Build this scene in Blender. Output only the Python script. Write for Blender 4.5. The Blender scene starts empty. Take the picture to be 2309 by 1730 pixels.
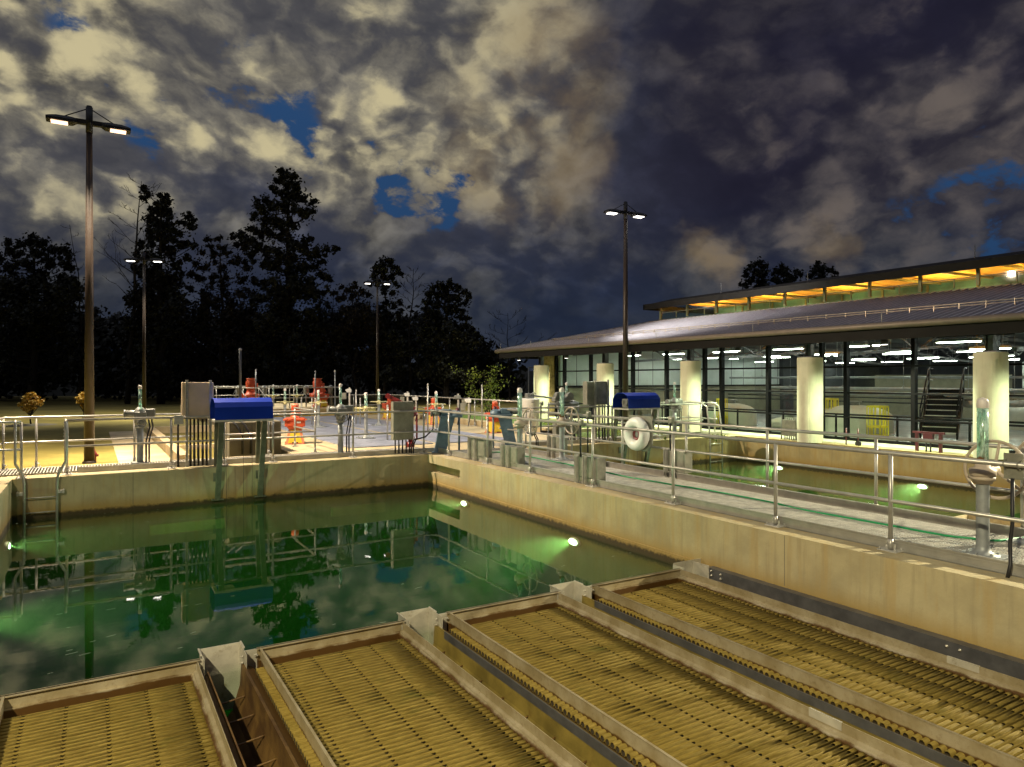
import bpy, bmesh, math, random
from mathutils import Vector, Matrix, Quaternion
R = math.radians
SC = bpy.context.scene
COL = SC.collection
# ---------------------------------------------------------------- camera
YAW = R(30.88); FPX = 1583.0; CX, CY = 1154.5, 854.0; H = 1.9
cam_d = bpy.data.cameras.new('camera'); cam = bpy.data.objects.new('camera', cam_d); COL.objects.link(cam)
cam.location = (0, 0, H); cam.rotation_euler = (R(90), 0, -YAW)
cam_d.sensor_width = 36; cam_d.lens = FPX / 2309 * 36; cam_d.shift_y = -11 / 2309
cam_d.clip_start = 0.05; cam_d.clip_end = 2000
SC.camera = cam
FW = Vector((math.sin(YAW), math.cos(YAW), 0)); RT = Vector((math.cos(YAW), -math.sin(YAW), 0)); UP = Vector((0, 0, 1))
def ray(x, y): return FW + RT * ((x - CX) / FPX) + UP * ((CY - y) / FPX)
def PZ(x, y, z=0.0):
    d = ray(x, y); return d * ((z - H) / d.z) + Vector((0, 0, H))
def PX(x, y, X): d = ray(x, y); return d * (X / d.x) + Vector((0, 0, H))
def PY(x, y, Y): d = ray(x, y); return d * (Y / d.y) + Vector((0, 0, H))
def PD(x, y, D): return ray(x, y) * D + Vector((0, 0, H))
# ---------------------------------------------------------------- mesh builder
class MB:
    def __init__(s): s.v = []; s.f = []; s.sm = []; s.mi = []
    def add(s, vs, fs, smooth=False, mi=0):
        o = len(s.v); s.v += [tuple(v) for v in vs]
        for k, f in enumerate(fs):
            s.f.append([i + o for i in f]); s.sm.append(smooth if isinstance(smooth, bool) else smooth[k]); s.mi.append(mi)
        return s
    def box(s, a, b, mi=0):
        x0, x1 = sorted((a[0], b[0])); y0, y1 = sorted((a[1], b[1])); z0, z1 = sorted((a[2], b[2]))
        return s.add([(x0,y0,z0),(x1,y0,z0),(x1,y1,z0),(x0,y1,z0),(x0,y0,z1),(x1,y0,z1),(x1,y1,z1),(x0,y1,z1)],
                     [(0,3,2,1),(4,5,6,7),(0,1,5,4),(1,2,6,5),(2,3,7,6),(3,0,4,7)], mi=mi)
    def bbox(s, a, b, c=0.01, mi=0):   # chamfered box
        x0, x1 = sorted((a[0], b[0])); y0, y1 = sorted((a[1], b[1])); z0, z1 = sorted((a[2], b[2]))
        c = min(c, (x1-x0)*.3, (y1-y0)*.3, (z1-z0)*.3)
        bm = bmesh.new(); bmesh.ops.create_cube(bm, size=1)
        for v in bm.verts: v.co = Vector(((x0+x1)/2+v.co.x*(x1-x0), (y0+y1)/2+v.co.y*(y1-y0), (z0+z1)/2+v.co.z*(z1-z0)))
        bmesh.ops.bevel(bm, geom=bm.edges[:], offset=c, segments=2, affect='EDGES', profile=.5)
        bm.verts.index_update()
        s.add([v.co[:] for v in bm.verts], [[v.index for v in f.verts] for f in bm.faces], mi=mi); bm.free(); return s
    def rbox(s, c, size, rot=0, mi=0, tilt=None):
        M = Matrix.Rotation(rot, 3, 'Z')
        if tilt: M = M @ Matrix.Rotation(tilt[1], 3, tilt[0])
        hx, hy, hz = [q/2 for q in size]; c = Vector(c)
        vs = [c + M @ Vector(q) for q in [(-hx,-hy,-hz),(hx,-hy,-hz),(hx,hy,-hz),(-hx,hy,-hz),(-hx,-hy,hz),(hx,-hy,hz),(hx,hy,hz),(-hx,hy,hz)]]
        return s.add(vs, [(0,3,2,1),(4,5,6,7),(0,1,5,4),(1,2,6,5),(2,3,7,6),(3,0,4,7)], mi=mi)
    def beam(s, p, q, w, h, mi=0):      # rectangular bar from p to q
        p, q = Vector(p), Vector(q); d = (q-p); L = d.length; d.normalize()
        up = Vector((0,0,1)) if abs(d.z) < .95 else Vector((1,0,0))
        sd = d.cross(up).normalized(); u2 = sd.cross(d).normalized()
        vs = []
        for e in (p, q):
            for a, b in ((-1,-1),(1,-1),(1,1),(-1,1)): vs.append(e + sd*a*w/2 + u2*b*h/2)
        return s.add(vs, [(0,1,2,3),(7,6,5,4),(0,4,5,1),(1,5,6,2),(2,6,7,3),(3,7,4,0)], mi=mi)
    def cyl(s, p, q, r0, r1=None, n=12, cap=True, mi=0, smooth=True):
        r1 = r0 if r1 is None else r1; p, q = Vector(p), Vector(q); d = (q-p).normalized()
        a = d.orthogonal().normalized() if abs(d.z) < .99 else Vector((1,0,0)); b = d.cross(a)
        vs = []
        for e, r in ((p, r0), (q, r1)):
            for k in range(n):
                t = 2*math.pi*k/n; vs.append(e + (a*math.cos(t)+b*math.sin(t))*r)
        fs = [(k, (k+1)%n, n+(k+1)%n, n+k) for k in range(n)]; sm = [smooth]*n
        if cap: fs += [tuple(range(n-1,-1,-1)), tuple(range(n, 2*n))]; sm += [False, False]
        return s.add(vs, fs, sm, mi)
    def tube(s, pts, r, n=8, closed=False, mi=0, cap=True):
        pts = [Vector(p) for p in pts]; N = len(pts); vs = []; prev = None
        rr = r if isinstance(r, (list, tuple)) else [r]*N
        for i in range(N):
            if closed: d = (pts[(i+1)%N]-pts[i-1])
            else: d = pts[min(i+1,N-1)]-pts[max(i-1,0)]
            d.normalize()
            if prev is None:
                a = d.orthogonal().normalized()
            else:
                a = (prev - d*prev.dot(d)); a = a.normalized() if a.length > 1e-6 else d.orthogonal().normalized()
            prev = a; b = d.cross(a)
            for k in range(n):
                t = 2*math.pi*k/n; vs.append(pts[i] + (a*math.cos(t)+b*math.sin(t))*rr[i])
        fs = []
        for i in range(N if closed else N-1):
            j = (i+1) % N
            for k in range(n): fs.append((i*n+k, i*n+(k+1)%n, j*n+(k+1)%n, j*n+k))
        sm = [True]*len(fs)
        if not closed and cap: fs += [tuple(range(n-1,-1,-1)), tuple(range((N-1)*n, N*n))]; sm += [False]*2
        return s.add(vs, fs, sm, mi)
    def ring(s, c, axis, Rr, r, n=32, m=8, mi=0):
        c = Vector(c); ax = Vector(axis).normalized(); a = ax.orthogonal().normalized(); b = ax.cross(a)
        return s.tube([c+(a*math.cos(2*math.pi*k/n)+b*math.sin(2*math.pi*k/n))*Rr for k in range(n)], r, m, closed=True, mi=mi)
    def lathe(s, c, prof, n=20, axis=(0,0,1), mi=0, smooth=True):
        c = Vector(c); ax = Vector(axis).normalized(); a = ax.orthogonal().normalized() if abs(ax.z)<.99 else Vector((1,0,0)); b = ax.cross(a)
        vs = []; N = len(prof)
        for r, z in prof:
            for k in range(n):
                t = 2*math.pi*k/n; vs.append(c+ax*z+(a*math.cos(t)+b*math.sin(t))*max(r,1e-4))
        fs = []
        for i in range(N-1):
            for k in range(n): fs.append((i*n+k, i*n+(k+1)%n, (i+1)*n+(k+1)%n, (i+1)*n+k))
        return s.add(vs, fs, smooth, mi)
    def prism(s, poly, d, mi=0):        # poly 3D planar list, extruded by vector d
        poly = [Vector(p) for p in poly]; d = Vector(d); n = len(poly)
        vs = poly + [p+d for p in poly]
        return s.add(vs, [tuple(range(n-1,-1,-1)), tuple(range(n,2*n))]+[(k,(k+1)%n,n+(k+1)%n,n+k) for k in range(n)], mi=mi)
    def quad(s, a, b, c, d, mi=0): return s.add([a,b,c,d], [(0,1,2,3)], mi=mi)
    def build(s, name, mats, parent=None, loc=None):
        me = bpy.data.meshes.new(name); me.from_pydata(s.v, [], s.f)
        if not isinstance(mats, (list, tuple)): mats = [mats]
        for m in mats: me.materials.append(m)
        me.polygons.foreach_set('use_smooth', s.sm); me.polygons.foreach_set('material_index', s.mi)
        me.update()
        o = bpy.data.objects.new(name, me); COL.objects.link(o)
        if parent is not None: o.parent = parent
        if loc is not None: o.location = loc
        return o
def recalc(o):
    bm = bmesh.new(); bm.from_mesh(o.data); bmesh.ops.recalc_face_normals(bm, faces=bm.faces[:]); bm.to_mesh(o.data); bm.free(); return o
def tag(o, label=None, cat=None, group=None, kind=None):
    if label: o['label'] = label
    if cat: o['category'] = cat
    if group: o['group'] = group
    if kind: o['kind'] = kind
    return o
def thing(name, label, cat, loc=(0,0,0), rz=0, group=None):
    o = bpy.data.objects.new(name, None); COL.objects.link(o); o.empty_display_size = .2
    o.location = loc; o.rotation_euler = (0,0,rz); return tag(o, label, cat, group)
def kids(o): return [c for c in ALL_CH.get(o.name, [])]
ALL_CH = {}
def copy_tree(o, loc=None, rz=None, label=None, group=None, parent=None, scale=None):
    c = o.copy(); COL.objects.link(c)
    if parent is not None: c.parent = parent
    if loc is not None: c.location = loc
    if rz is not None: c.rotation_euler = (0,0,rz)
    if label: c['label'] = label
    if group: c['group'] = group
    if scale: c.scale = (scale,)*3
    for ch in list(o.children): copy_tree(ch, parent=c)
    return c
def struct(o): o['kind'] = 'structure'; return o
# ---------------------------------------------------------------- materials
class NT:
    def __init__(s, nt): s.nt = nt; s.n = nt.nodes; s.l = nt.links
    def new(s, t, **kw):
        nd = s.n.new(t)
        for k, v in kw.items(): setattr(nd, k, v)
        return nd
    def set(s, sock, v):
        if hasattr(v, 'is_output') or isinstance(v, bpy.types.NodeSocket): s.l.new(v, sock)
        elif v is not None:
            if isinstance(v, tuple) and len(v) == 3 and sock.type == 'RGBA': v = v + (1,)
            sock.default_value = v
    def math(s, op, a, b=None, c=None, clamp=False):
        n = s.new('ShaderNodeMath', operation=op, use_clamp=clamp); s.set(n.inputs[0], a)
        if b is not None: s.set(n.inputs[1], b)
        if c is not None: s.set(n.inputs[2], c)
        return n.outputs[0]
    def vm(s, op, a, b=None, sc=None):
        n = s.new('ShaderNodeVectorMath', operation=op); s.set(n.inputs[0], a)
        if b is not None: s.set(n.inputs[1], b)
        if sc is not None: s.set(n.inputs['Scale'], sc)
        return n.outputs['Value'] if op in ('DOT_PRODUCT','LENGTH') else n.outputs[0]
    def noise(s, vec, scale, detail=4, rough=.55, dist=0, lac=2.0, col=False):
        n = s.new('ShaderNodeTexNoise'); s.set(n.inputs['Vector'], vec); n.inputs['Scale'].default_value = scale
        n.inputs['Detail'].default_value = detail; n.inputs['Roughness'].default_value = rough; n.inputs['Distortion'].default_value = dist
        n.inputs['Lacunarity'].default_value = lac
        return n.outputs['Color'] if col else n.outputs['Fac']
    def ramp(s, v, lo, hi, smooth=True):
        n = s.new('ShaderNodeMapRange', interpolation_type='SMOOTHSTEP' if smooth else 'LINEAR', clamp=True)
        s.set(n.inputs['Value'], v); n.inputs['From Min'].default_value = lo; n.inputs['From Max'].default_value = hi
        return n.outputs[0]
    def mix(s, f, a, b, mode='MIX'):
        n = s.new('ShaderNodeMix', data_type='RGBA', blend_type=mode); s.set(n.inputs[0], f); s.set(n.inputs[6], a); s.set(n.inputs[7], b)
        return n.outputs[2]
    def pos(s): return s.new('ShaderNodeNewGeometry').outputs['Position']
    def obj(s): return s.new('ShaderNodeTexCoord').outputs['Object']
    def scale(s, v, xyz): return s.vm('MULTIPLY', v, xyz)
    def sep(s, v):
        n = s.new('ShaderNodeSeparateXYZ'); s.set(n.inputs[0], v); return n.outputs
def mat(name, base=(.5,.5,.5), rough=.6, metal=0, var=.15, vs=6.0, bump=0, bs=40, spec=.5, emit=None, es=0, fn=None, world=False, rvar=0.1, speck=None):
    m = bpy.data.materials.new(name); m.use_nodes = True; t = NT(m.node_tree); b = t.n['Principled BSDF']
    b.inputs['Roughness'].default_value = rough; b.inputs['Metallic'].default_value = metal
    b.inputs['Specular IOR Level'].default_value = spec
    v = t.pos() if world else t.obj()
    col = base + (1,)
    if fn: col = fn(t, v)
    elif var > 0:
        nz = t.noise(v, vs, 5, .6)
        lo = tuple(c*(1-var) for c in base); hi = tuple(min(1, c*(1+var)) for c in base)
        col = t.mix(t.ramp(nz, .3, .7), lo, hi)
        if speck: col = t.mix(t.ramp(t.noise(v, speck[1], 6, .7), .55, .72), col, speck[0])
    t.set(b.inputs['Base Color'], col)
    if rvar: t.set(b.inputs['Roughness'], t.math('ADD', rough-rvar, t.math('MULTIPLY', t.noise(v, vs*2.3, 4), rvar*2), clamp=True))
    if bump:
        bn = t.new('ShaderNodeBump'); bn.inputs['Strength'].default_value = bump; bn.inputs['Distance'].default_value = .01
        t.set(bn.inputs['Height'], t.noise(v, bs, 5, .6)); t.l.new(bn.outputs[0], b.inputs['Normal'])
    if emit: b.inputs['Emission Color'].default_value = emit + (1,); b.inputs['Emission Strength'].default_value = es
    return m
def wallcol(base, stain=1.0, zb=-.75):
    def fn(t, v):
        z = t.sep(v)[2]
        st = t.scale(v, (5, 5, .35)); s1 = t.noise(st, 1.0, 6, .65); s2 = t.noise(v, 1.3, 5, .6); fine = t.noise(v, 14, 6, .7)
        hi = tuple(c*1.12 for c in base); lo = tuple(c*.8 for c in base)
        c = t.mix(t.ramp(s2, .3, .7), lo, hi)
        c = t.mix(t.math('MULTIPLY', t.ramp(s1, .48, .66), .55*stain), c, (base[0]*.98, base[1]*.80, base[2]*.50))
        c = t.mix(t.math('MULTIPLY', t.ramp(t.noise(st, 2.3, 5, .6), .50, .68), .5), c, tuple(c_*.72 for c_ in base))
        c = t.mix(t.math('MULTIPLY', t.ramp(fine, .55, .75), .25), c, tuple(c_*.6 for c_ in base))
        zz = t.math('ADD', z, t.math('MULTIPLY', t.math('SUBTRACT', s1, .5), .25))
        c = t.mix(t.math('MULTIPLY', t.ramp(zz, zb+.34, zb+.02), .85*stain), c, (base[0]*.80, base[1]*.60, base[2]*.22))
        zz2 = t.math('ADD', z, t.math('MULTIPLY', t.math('SUBTRACT', fine, .5), .16))
        c = t.mix(t.math('MULTIPLY', t.ramp(zz2, zb+.10, zb+.03), .93*stain), c, (.030,.024,.010))
        c = t.mix(t.ramp(z, zb-.06, zb-.16), c, (.042,.055,.010))
        return c
    return fn
def deckcol(base, s=1.0):
    def fn(t, v):
        s2 = t.noise(v, .8, 6, .65); fine = t.noise(v, 18, 6, .7)
        c = t.mix(t.ramp(s2, .3, .7), tuple(c*.72 for c in base), tuple(c*1.15 for c in base))
        c = t.mix(t.math('MULTIPLY', t.ramp(fine, .5, .8), .35), c, tuple(c*.55 for c in base)); return c
    return fn
M = {}
M['wall'] = mat('stained_concrete', rough=.85, fn=wallcol((.415,.355,.205)), world=True, bump=.35, bs=25)
M['wall2'] = mat('stained_concrete_pale', rough=.85, fn=wallcol((.42,.34,.165), 1.0), world=True, bump=.3, bs=25)
M['conc'] = mat('concrete', rough=.85, fn=deckcol((.50,.41,.245)), world=True, bump=.3, bs=30)
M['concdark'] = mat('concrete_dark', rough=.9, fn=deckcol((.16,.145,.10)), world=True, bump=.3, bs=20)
M['pale'] = mat('pale_plinth', rough=.7, fn=deckcol((.62,.60,.45)), world=True)
M['galv'] = mat('galvanised_steel', (.52,.51,.46), .42, .35, .18, 9, .05, 60, world=True)
M['alu'] = mat('railing_metal', (.38,.37,.335), .38, .45, .12, 5, .04, 80, world=True)
M['stain'] = mat('stainless', (.52,.49,.40), .38, .30, .2, 3, .03, 90, world=True, speck=((.22,.17,.09), 5))
M['dkst'] = mat('dark_steel', (.15,.15,.155), .45, .6, .2, 5)
M['black'] = mat('black_rubber', (.012,.012,.014), .5, 0, .2, 8)
M['blackp'] = mat('black_paint', (.016,.016,.018), .4, 0, .2, 3)
M['bronze'] = mat('bronze_paint', (.030,.021,.016), .42, 0, .15, 3, spec=.35)
M['greym'] = mat('grey_machine', (.19,.20,.19), .5, .2, .2, 8, .1, 40)
M['greyp'] = mat('grey_pipe', (.26,.28,.28), .45, .2, .15, 6)
M['bluem'] = mat('blue_machine', (.10,.16,.22), .5, .1, .2, 6)
M['blue'] = mat('blue_cover', (.003,.030,.34), .5, 0, .08, 3, spec=.15)
M['orange'] = mat('orange_paint', (.55,.085,.030), .45, 0, .12, 6)
M['orangel'] = mat('orange_faded', (.60,.20,.12), .55, 0, .12, 6)
M['yellow'] = mat('yellow_guard', (.68,.46,.03), .5, 0, .1, 6)
M['yellowc'] = mat('yellow_cage', (.62,.50,.02), .5, 0, .1, 6)
M['red'] = mat('red_paint', (.15,.008,.012), .4, 0, .15, 6)
M['maroon'] = mat('maroon_paint', (.09,.014,.02), .45, 0, .15, 6)
M['white'] = mat('white_plastic', (.72,.73,.70), .4, 0, .06, 6)
M['beige'] = mat('beige_panel', (.60,.48,.33), .5, .1, .12, 2, .05, 60)
M['cab'] = mat('cabinet_steel', (.24,.24,.195), .42, .25, .2, 5, .05, 60, speck=((.33,.32,.27), 7))
M['hosegreen'] = mat('green_hose', (.01,.30,.10), .4, 0, .1, 6)
M['hole'] = mat('void', (.004,.004,.004), .9, 0, 0, rvar=0)
M['wheel'] = mat('handwheel_paint', (.42,.35,.27), .42, 0, .1, 6)
M['wheely'] = mat('handwheel_yellow', (.50,.45,.22), .38, .3, .1, 6)
M['cap'] = mat('cap_white', (.66,.62,.58), .45, 0, .1, 6)
M['stone'] = mat('stone_pier', (.36,.25,.12), .85, 0, .35, 5, .6, 8)
def traycol(t, v):
    z = t.sep(v)[2]; n = t.noise(v, 3.0, 6, .65); f = t.noise(v, 22, 5, .7)
    c = t.mix(t.ramp(n, .35, .65), (.31,.25,.135), (.43,.37,.245))
    c = t.mix(t.math('MULTIPLY', t.ramp(f, .5, .75), .45), c, (.16,.10,.03))
    zz = t.math('ADD', z, t.math('MULTIPLY', t.math('SUBTRACT', n, .5), .06))
    return t.mix(t.ramp(zz, -.695, -.712), c, (.10,.048,.010))
M['tray'] = mat('tray_steel', rough=.5, metal=.35, fn=traycol, world=True, bump=.1, bs=50)
def rustcol(t, v):
    n = t.noise(v, 4.0, 6, .65)
    return t.mix(t.ramp(n, .35, .65), (.065,.032,.009), (.15,.085,.022))
M['rust'] = mat('launder_brown', rough=.55, metal=.1, fn=rustcol, world=True, bump=.2, bs=40)
def tubecol(t, v):
    n = t.noise(t.scale(v, (1,1,1)), 1.1, 6, .7); f = t.noise(t.scale(v, (6, 50, 50)), 1.0, 5, .7); g = t.noise(v, 5, 4, .6)
    c = t.mix(t.ramp(f, .3, .7), (.150,.104,.020), (.262,.192,.046))
    c = t.mix(t.math('MULTIPLY', t.ramp(n, .48, .70), .5), c, (.14,.095,.014))
    return t.mix(t.math('MULTIPLY', t.ramp(g, .55, .75), .5), c, (.12,.105,.02))
M['tube'] = mat('algae_tube', spec=.12, rough=.68, fn=tubecol, world=True, bump=.2, bs=60, rvar=.15)
def schlick(t, f0, normal=None):
    lw = t.new('ShaderNodeLayerWeight'); lw.inputs[0].default_value = .5
    if normal is not None: t.l.new(normal, lw.inputs['Normal'])
    return t.math('ADD', f0, t.math('MULTIPLY', t.math('POWER', lw.outputs['Facing'], 5.0), 1-f0), clamp=True)
def glassy(name, tint=(.8,.9,.85), ior=1.45, base=.04, rough=.02):
    m = bpy.data.materials.new(name); m.use_nodes = True; t = NT(m.node_tree); t.n.remove(t.n['Principled BSDF'])
    out = t.n['Material Output']; tr = t.new('ShaderNodeBsdfTransparent'); tr.inputs[0].default_value = tint + (1,)
    gl = t.new('ShaderNodeBsdfGlossy'); gl.inputs['Roughness'].default_value = rough; gl.inputs[0].default_value = (1,1,1,1)
    fr = schlick(t, base)
    mx = t.new('ShaderNodeMixShader'); t.l.new(fr, mx.inputs[0]); t.l.new(tr.outputs[0], mx.inputs[1]); t.l.new(gl.outputs[0], mx.inputs[2])
    t.l.new(mx.outputs[0], out.inputs[0]); return m
M['glass'] = glassy('window_glass', (.86,.93,.89), base=.03)
M['glass_hi'] = glassy('clerestory_glass', (.78,.88,.80), base=.06)
def clearcol():
    m = bpy.data.materials.new('clear_tube'); m.use_nodes = True; t = NT(m.node_tree); t.n.remove(t.n['Principled BSDF'])
    out = t.n['Material Output']; tr = t.new('ShaderNodeBsdfTransparent'); tr.inputs[0].default_value = (.66,.90,.82,1)
    gl = t.new('ShaderNodeBsdfGlossy'); gl.inputs['Roughness'].default_value = .12
    df = t.new('ShaderNodeBsdfDiffuse'); df.inputs[0].default_value = (.60,.85,.76,1)
    a = t.new('ShaderNodeMixShader'); t.l.new(t.ramp(t.noise(t.scale(t.obj(), (26,26,7)), 1, 5), .40, .65), a.inputs[0]); t.l.new(tr.outputs[0], a.inputs[1]); t.l.new(df.outputs[0], a.inputs[2])
    b = t.new('ShaderNodeMixShader'); b.inputs[0].default_value = .18; t.l.new(a.outputs[0], b.inputs[1]); t.l.new(gl.outputs[0], b.inputs[2])
    t.l.new(b.outputs[0], out.inputs[0]); return m
M['clear'] = clearcol()
def emis(name, col, s):
    m = bpy.data.materials.new(name); m.use_nodes = True; t = NT(m.node_tree); t.n.remove(t.n['Principled BSDF'])
    e = t.new('ShaderNodeEmission'); e.inputs[0].default_value = col + (1,); e.inputs[1].default_value = s
    t.l.new(e.outputs[0], t.n['Material Output'].inputs[0]); return m
M['lens_warm'] = emis('lamp_lens_warm', (1,.62,.36), 3.2)
M['lens_cool'] = emis('lamp_lens_cool', (1,.93,.82), 7)
M['fluo'] = emis('fluorescent', (.95,1,.86), 44)
M['sub'] = emis('underwater_lens', (.75,1,.75), 60)
def watermat(name, scat, absb, dens, bs):
    m = bpy.data.materials.new(name); m.use_nodes = True; t = NT(m.node_tree); t.n.remove(t.n['Principled BSDF'])
    out = t.n['Material Output']
    tr = t.new('ShaderNodeBsdfTransparent'); gl = t.new('ShaderNodeBsdfGlossy'); gl.inputs['Roughness'].default_value = .015
    bn = t.new('ShaderNodeBump'); bn.inputs['Strength'].default_value = bs; bn.inputs['Distance'].default_value = .02
    t.set(bn.inputs['Height'], t.noise(t.scale(t.pos(), (1,1.6,1)), 2.2, 4, .5))
    t.l.new(bn.outputs[0], gl.inputs['Normal'])
    mx = t.new('ShaderNodeMixShader'); t.l.new(schlick(t, .075, bn.outputs[0]), mx.inputs[0]); t.l.new(tr.outputs[0], mx.inputs[1]); t.l.new(gl.outputs[0], mx.inputs[2])
    t.l.new(mx.outputs[0], out.inputs['Surface'])
    vs = t.new('ShaderNodeVolumeScatter'); vs.inputs[0].default_value = scat + (1,); vs.inputs['Density'].default_value = dens; vs.inputs['Anisotropy'].default_value = .35
    va = t.new('ShaderNodeVolumeAbsorption'); va.inputs[0].default_value = absb + (1,); va.inputs['Density'].default_value = .65
    ad = t.new('ShaderNodeAddShader'); t.l.new(vs.outputs[0], ad.inputs[0]); t.l.new(va.outputs[0], ad.inputs[1]); t.l.new(ad.outputs[0], out.inputs['Volume'])
    return m
M['water'] = watermat('basin_water', (.62,.95,.32), (.22,.74,.32), .013, .02)
M['water2'] = watermat('basin_water_far', (.68,.95,.40), (.34,.80,.34), .032, .03)
# ---------------------------------------------------------------- sky
W = bpy.data.worlds.new('World'); SC.world = W; W.use_nodes = True
def build_sky():
    t = NT(W.node_tree); bg = t.n['Background']; out = t.n['World Output']
    d = t.new('ShaderNodeTexCoord').outputs['Generated']
    sp = t.sep(d); z = t.math('MAXIMUM', sp[2], 0.0)
    def blob(x, y, ro, ri=0):
        v = ray(x, y).normalized(); return t.ramp(t.vm('DOT_PRODUCT', wd, tuple(v)), math.cos(R(ro)), math.cos(R(ri)))
    def addw(*terms):
        s = None
        for k, b in terms:
            q = t.math('MULTIPLY', b, k); s = q if s is None else t.math('ADD', s, q)
        return s
    # warp the lookup direction a little so that no mask has a clean outline
    wn = t.vm('SUBTRACT', t.noise(d, 3.2, 6, .62, col=True), (.5,.5,.5)); wd = t.vm('NORMALIZE', t.vm('ADD', d, t.vm('SCALE', wn, sc=.30)))
    q = t.new('ShaderNodeCombineXYZ'); dz = t.math('ADD', z, .75)
    t.set(q.inputs[0], t.math('DIVIDE', sp[0], dz)); t.set(q.inputs[1], t.math('DIVIDE', sp[1], dz)); t.set(q.inputs[2], t.math('MULTIPLY', z, .8)); q = q.outputs[0]
    qw = t.vm('ADD', q, t.vm('SCALE', t.vm('SUBTRACT', t.noise(q, 2.0, 5, .6, col=True), (.5,.5,.5)), sc=.18))
    big = t.noise(qw, 2.2, 3, .5)
    n1 = t.noise(qw, 4.2, 9, .58)
    qv = t.vm('ADD', qw, t.vm('SCALE', t.vm('SUBTRACT', t.noise(q, 14.0, 5, .6, col=True), (.5,.5,.5)), sc=.05))
    def puff(v):
        n = t.new('ShaderNodeTexVoronoi', feature='F1'); t.set(n.inputs['Vector'], v); n.inputs['Scale'].default_value = 9.0
        n.inputs['Detail'].default_value = 2.0; n.inputs['Roughness'].default_value = .55
        p_ = t.math('SUBTRACT', 1.02, n.outputs['Distance'])
        return t.math('ADD', t.math('MULTIPLY', p_, .55), t.math('MULTIPLY', t.noise(v, 10.0, 8, .60), .50))
    mid = puff(qv)
    mid2 = puff(t.vm('ADD', qv, (.016, -.022, -.016)))
    mid = t.math('ADD', mid, .115); mid2 = t.math('ADD', mid2, .115)
    shade = t.math('MULTIPLY', t.math('SUBTRACT', mid, mid2), 1.7)
    fine = t.noise(qw, 30.0, 6, .65)
    bright = addw((1.15, blob(20,90,15)), (.50, blob(420,120,15)), (.55, blob(650,320,13)), (.80, blob(800,230,11)), (.60, blob(20,440,9)), (.75, blob(1170,380,7)),
                  (.50, blob(1000,90,14)), (.25, blob(1150,150,9)), (.55, blob(1590,560,5)), (.35, blob(1880,540,6)), (.35, blob(2290,470,5)), (.3, blob(230,220,8)), (.5, blob(1640,230,7)), (.4, blob(1900,400,12)), (.3, blob(2150,120,10)), (.25, blob(980,560,6)), (.2, blob(1180,670,5)), (.25, blob(560,480,7)))
    dark = addw((.75, blob(1400,330,10)), (.45, blob(1480,60,8)), (.3, blob(1850,180,6)), (.10, blob(2000,150,20)), (.55, blob(90,330,8)), (.25, blob(420,470,8)), (.60, blob(850,500,9)), (.45, blob(1250,560,14)),
                (.5, blob(900,150,6)), (.35, blob(700,120,5)), (.25, blob(430,700,16)), (.15, blob(1900,640,18)), (.3, blob(620,560,8)), (.4, blob(700,190,4)))
    wgt = t.math('SUBTRACT', bright, dark)
    body = t.math('ADD', t.math('MULTIPLY', n1, .74), t.math('MULTIPLY', mid, .26))
    dens = t.math('ADD', t.math('ADD', body, t.math('MULTIPLY', wgt, .17)), t.math('MULTIPLY', t.math('SUBTRACT', big, .5), .45))
    lit = t.math('ADD', t.math('ADD', t.math('MULTIPLY', t.math('SUBTRACT', mid, .5), .75), shade), t.math('MULTIPLY', t.math('SUBTRACT', fine, .5), .55))
    lit = t.math('ADD', lit, t.math('MULTIPLY', t.math('SUBTRACT', n1, .5), 1.5))
    right = t.ramp(t.vm('DOT_PRODUCT', wd, tuple(RT)), -.05, .32)
    low = t.ramp(z, .27, .06)
    base = t.mix(low, t.mix(right, (.040,.044,.066), (.014,.013,.026)), (.014,.021,.045))
    grey = t.mix(low, t.mix(right, (.155,.143,.120), (.050,.045,.052)), (.040,.046,.060))
    hi = t.mix(right, (.56,.485,.285), (.20,.16,.125))
    c = t.mix(t.ramp(dens, .34, .62), base, grey)
    rel = t.math('ADD', t.math('MULTIPLY', shade, 1.0), t.math('MULTIPLY', t.math('SUBTRACT', fine, .5), .8))
    rel = t.math('MULTIPLY', rel, t.math('SUBTRACT', 1.05, t.math('MULTIPLY', right, .5)))
    rel = t.math('MINIMUM', t.math('MAXIMUM', t.math('ADD', 1.0, rel), .5), 1.5)
    c = t.vm('SCALE', c, sc=rel)
    c = t.mix(t.math('MULTIPLY', t.ramp(lit, .0, -.45), .6), c, base)
    lw = t.math('ADD', t.math('MULTIPLY', wgt, .80), .10, clamp=True)
    c = t.mix(t.math('MULTIPLY', t.ramp(lit, -.10, .62), lw), c, hi)
    warm = addw((.8, blob(1175,390,7)), (.9, blob(1590,560,3)), (.6, blob(1880,540,3)), (.5, blob(1250,110,6)), (.5, blob(1120,160,7)))
    c = t.mix(t.math('MULTIPLY', t.math('MULTIPLY', warm, .55), t.ramp(n1, .40, .62), clamp=True), c, (.25,.175,.085))
    # holes to the blue evening sky
    hole = addw((1.0, blob(1010,445,4.6,1)), (.38, blob(600,200,4)), (.5, blob(345,250,4)), (.6, blob(660,330,4)), (.48, blob(2190,430,6)), (.4, blob(880,345,3)), (.35, blob(190,80,3)))
    hm = t.math('MULTIPLY', t.ramp(t.math('SUBTRACT', hole, t.math('MULTIPLY', t.math('SUBTRACT', t.math('ADD', t.math('MULTIPLY', mid, .8), t.math('MULTIPLY', fine, .5)), .60), 4.0)), .48, 1.0), t.ramp(hole, .05, .4))
    blue = t.mix(t.ramp(z, .05, .5), (.016,.048,.12), (.022,.065,.165))
    c = t.mix(hm, c, blue)
    # toward the horizon the cloud thins to a dull blue-grey veil
    hz = t.ramp(z, .17, .0)
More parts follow.
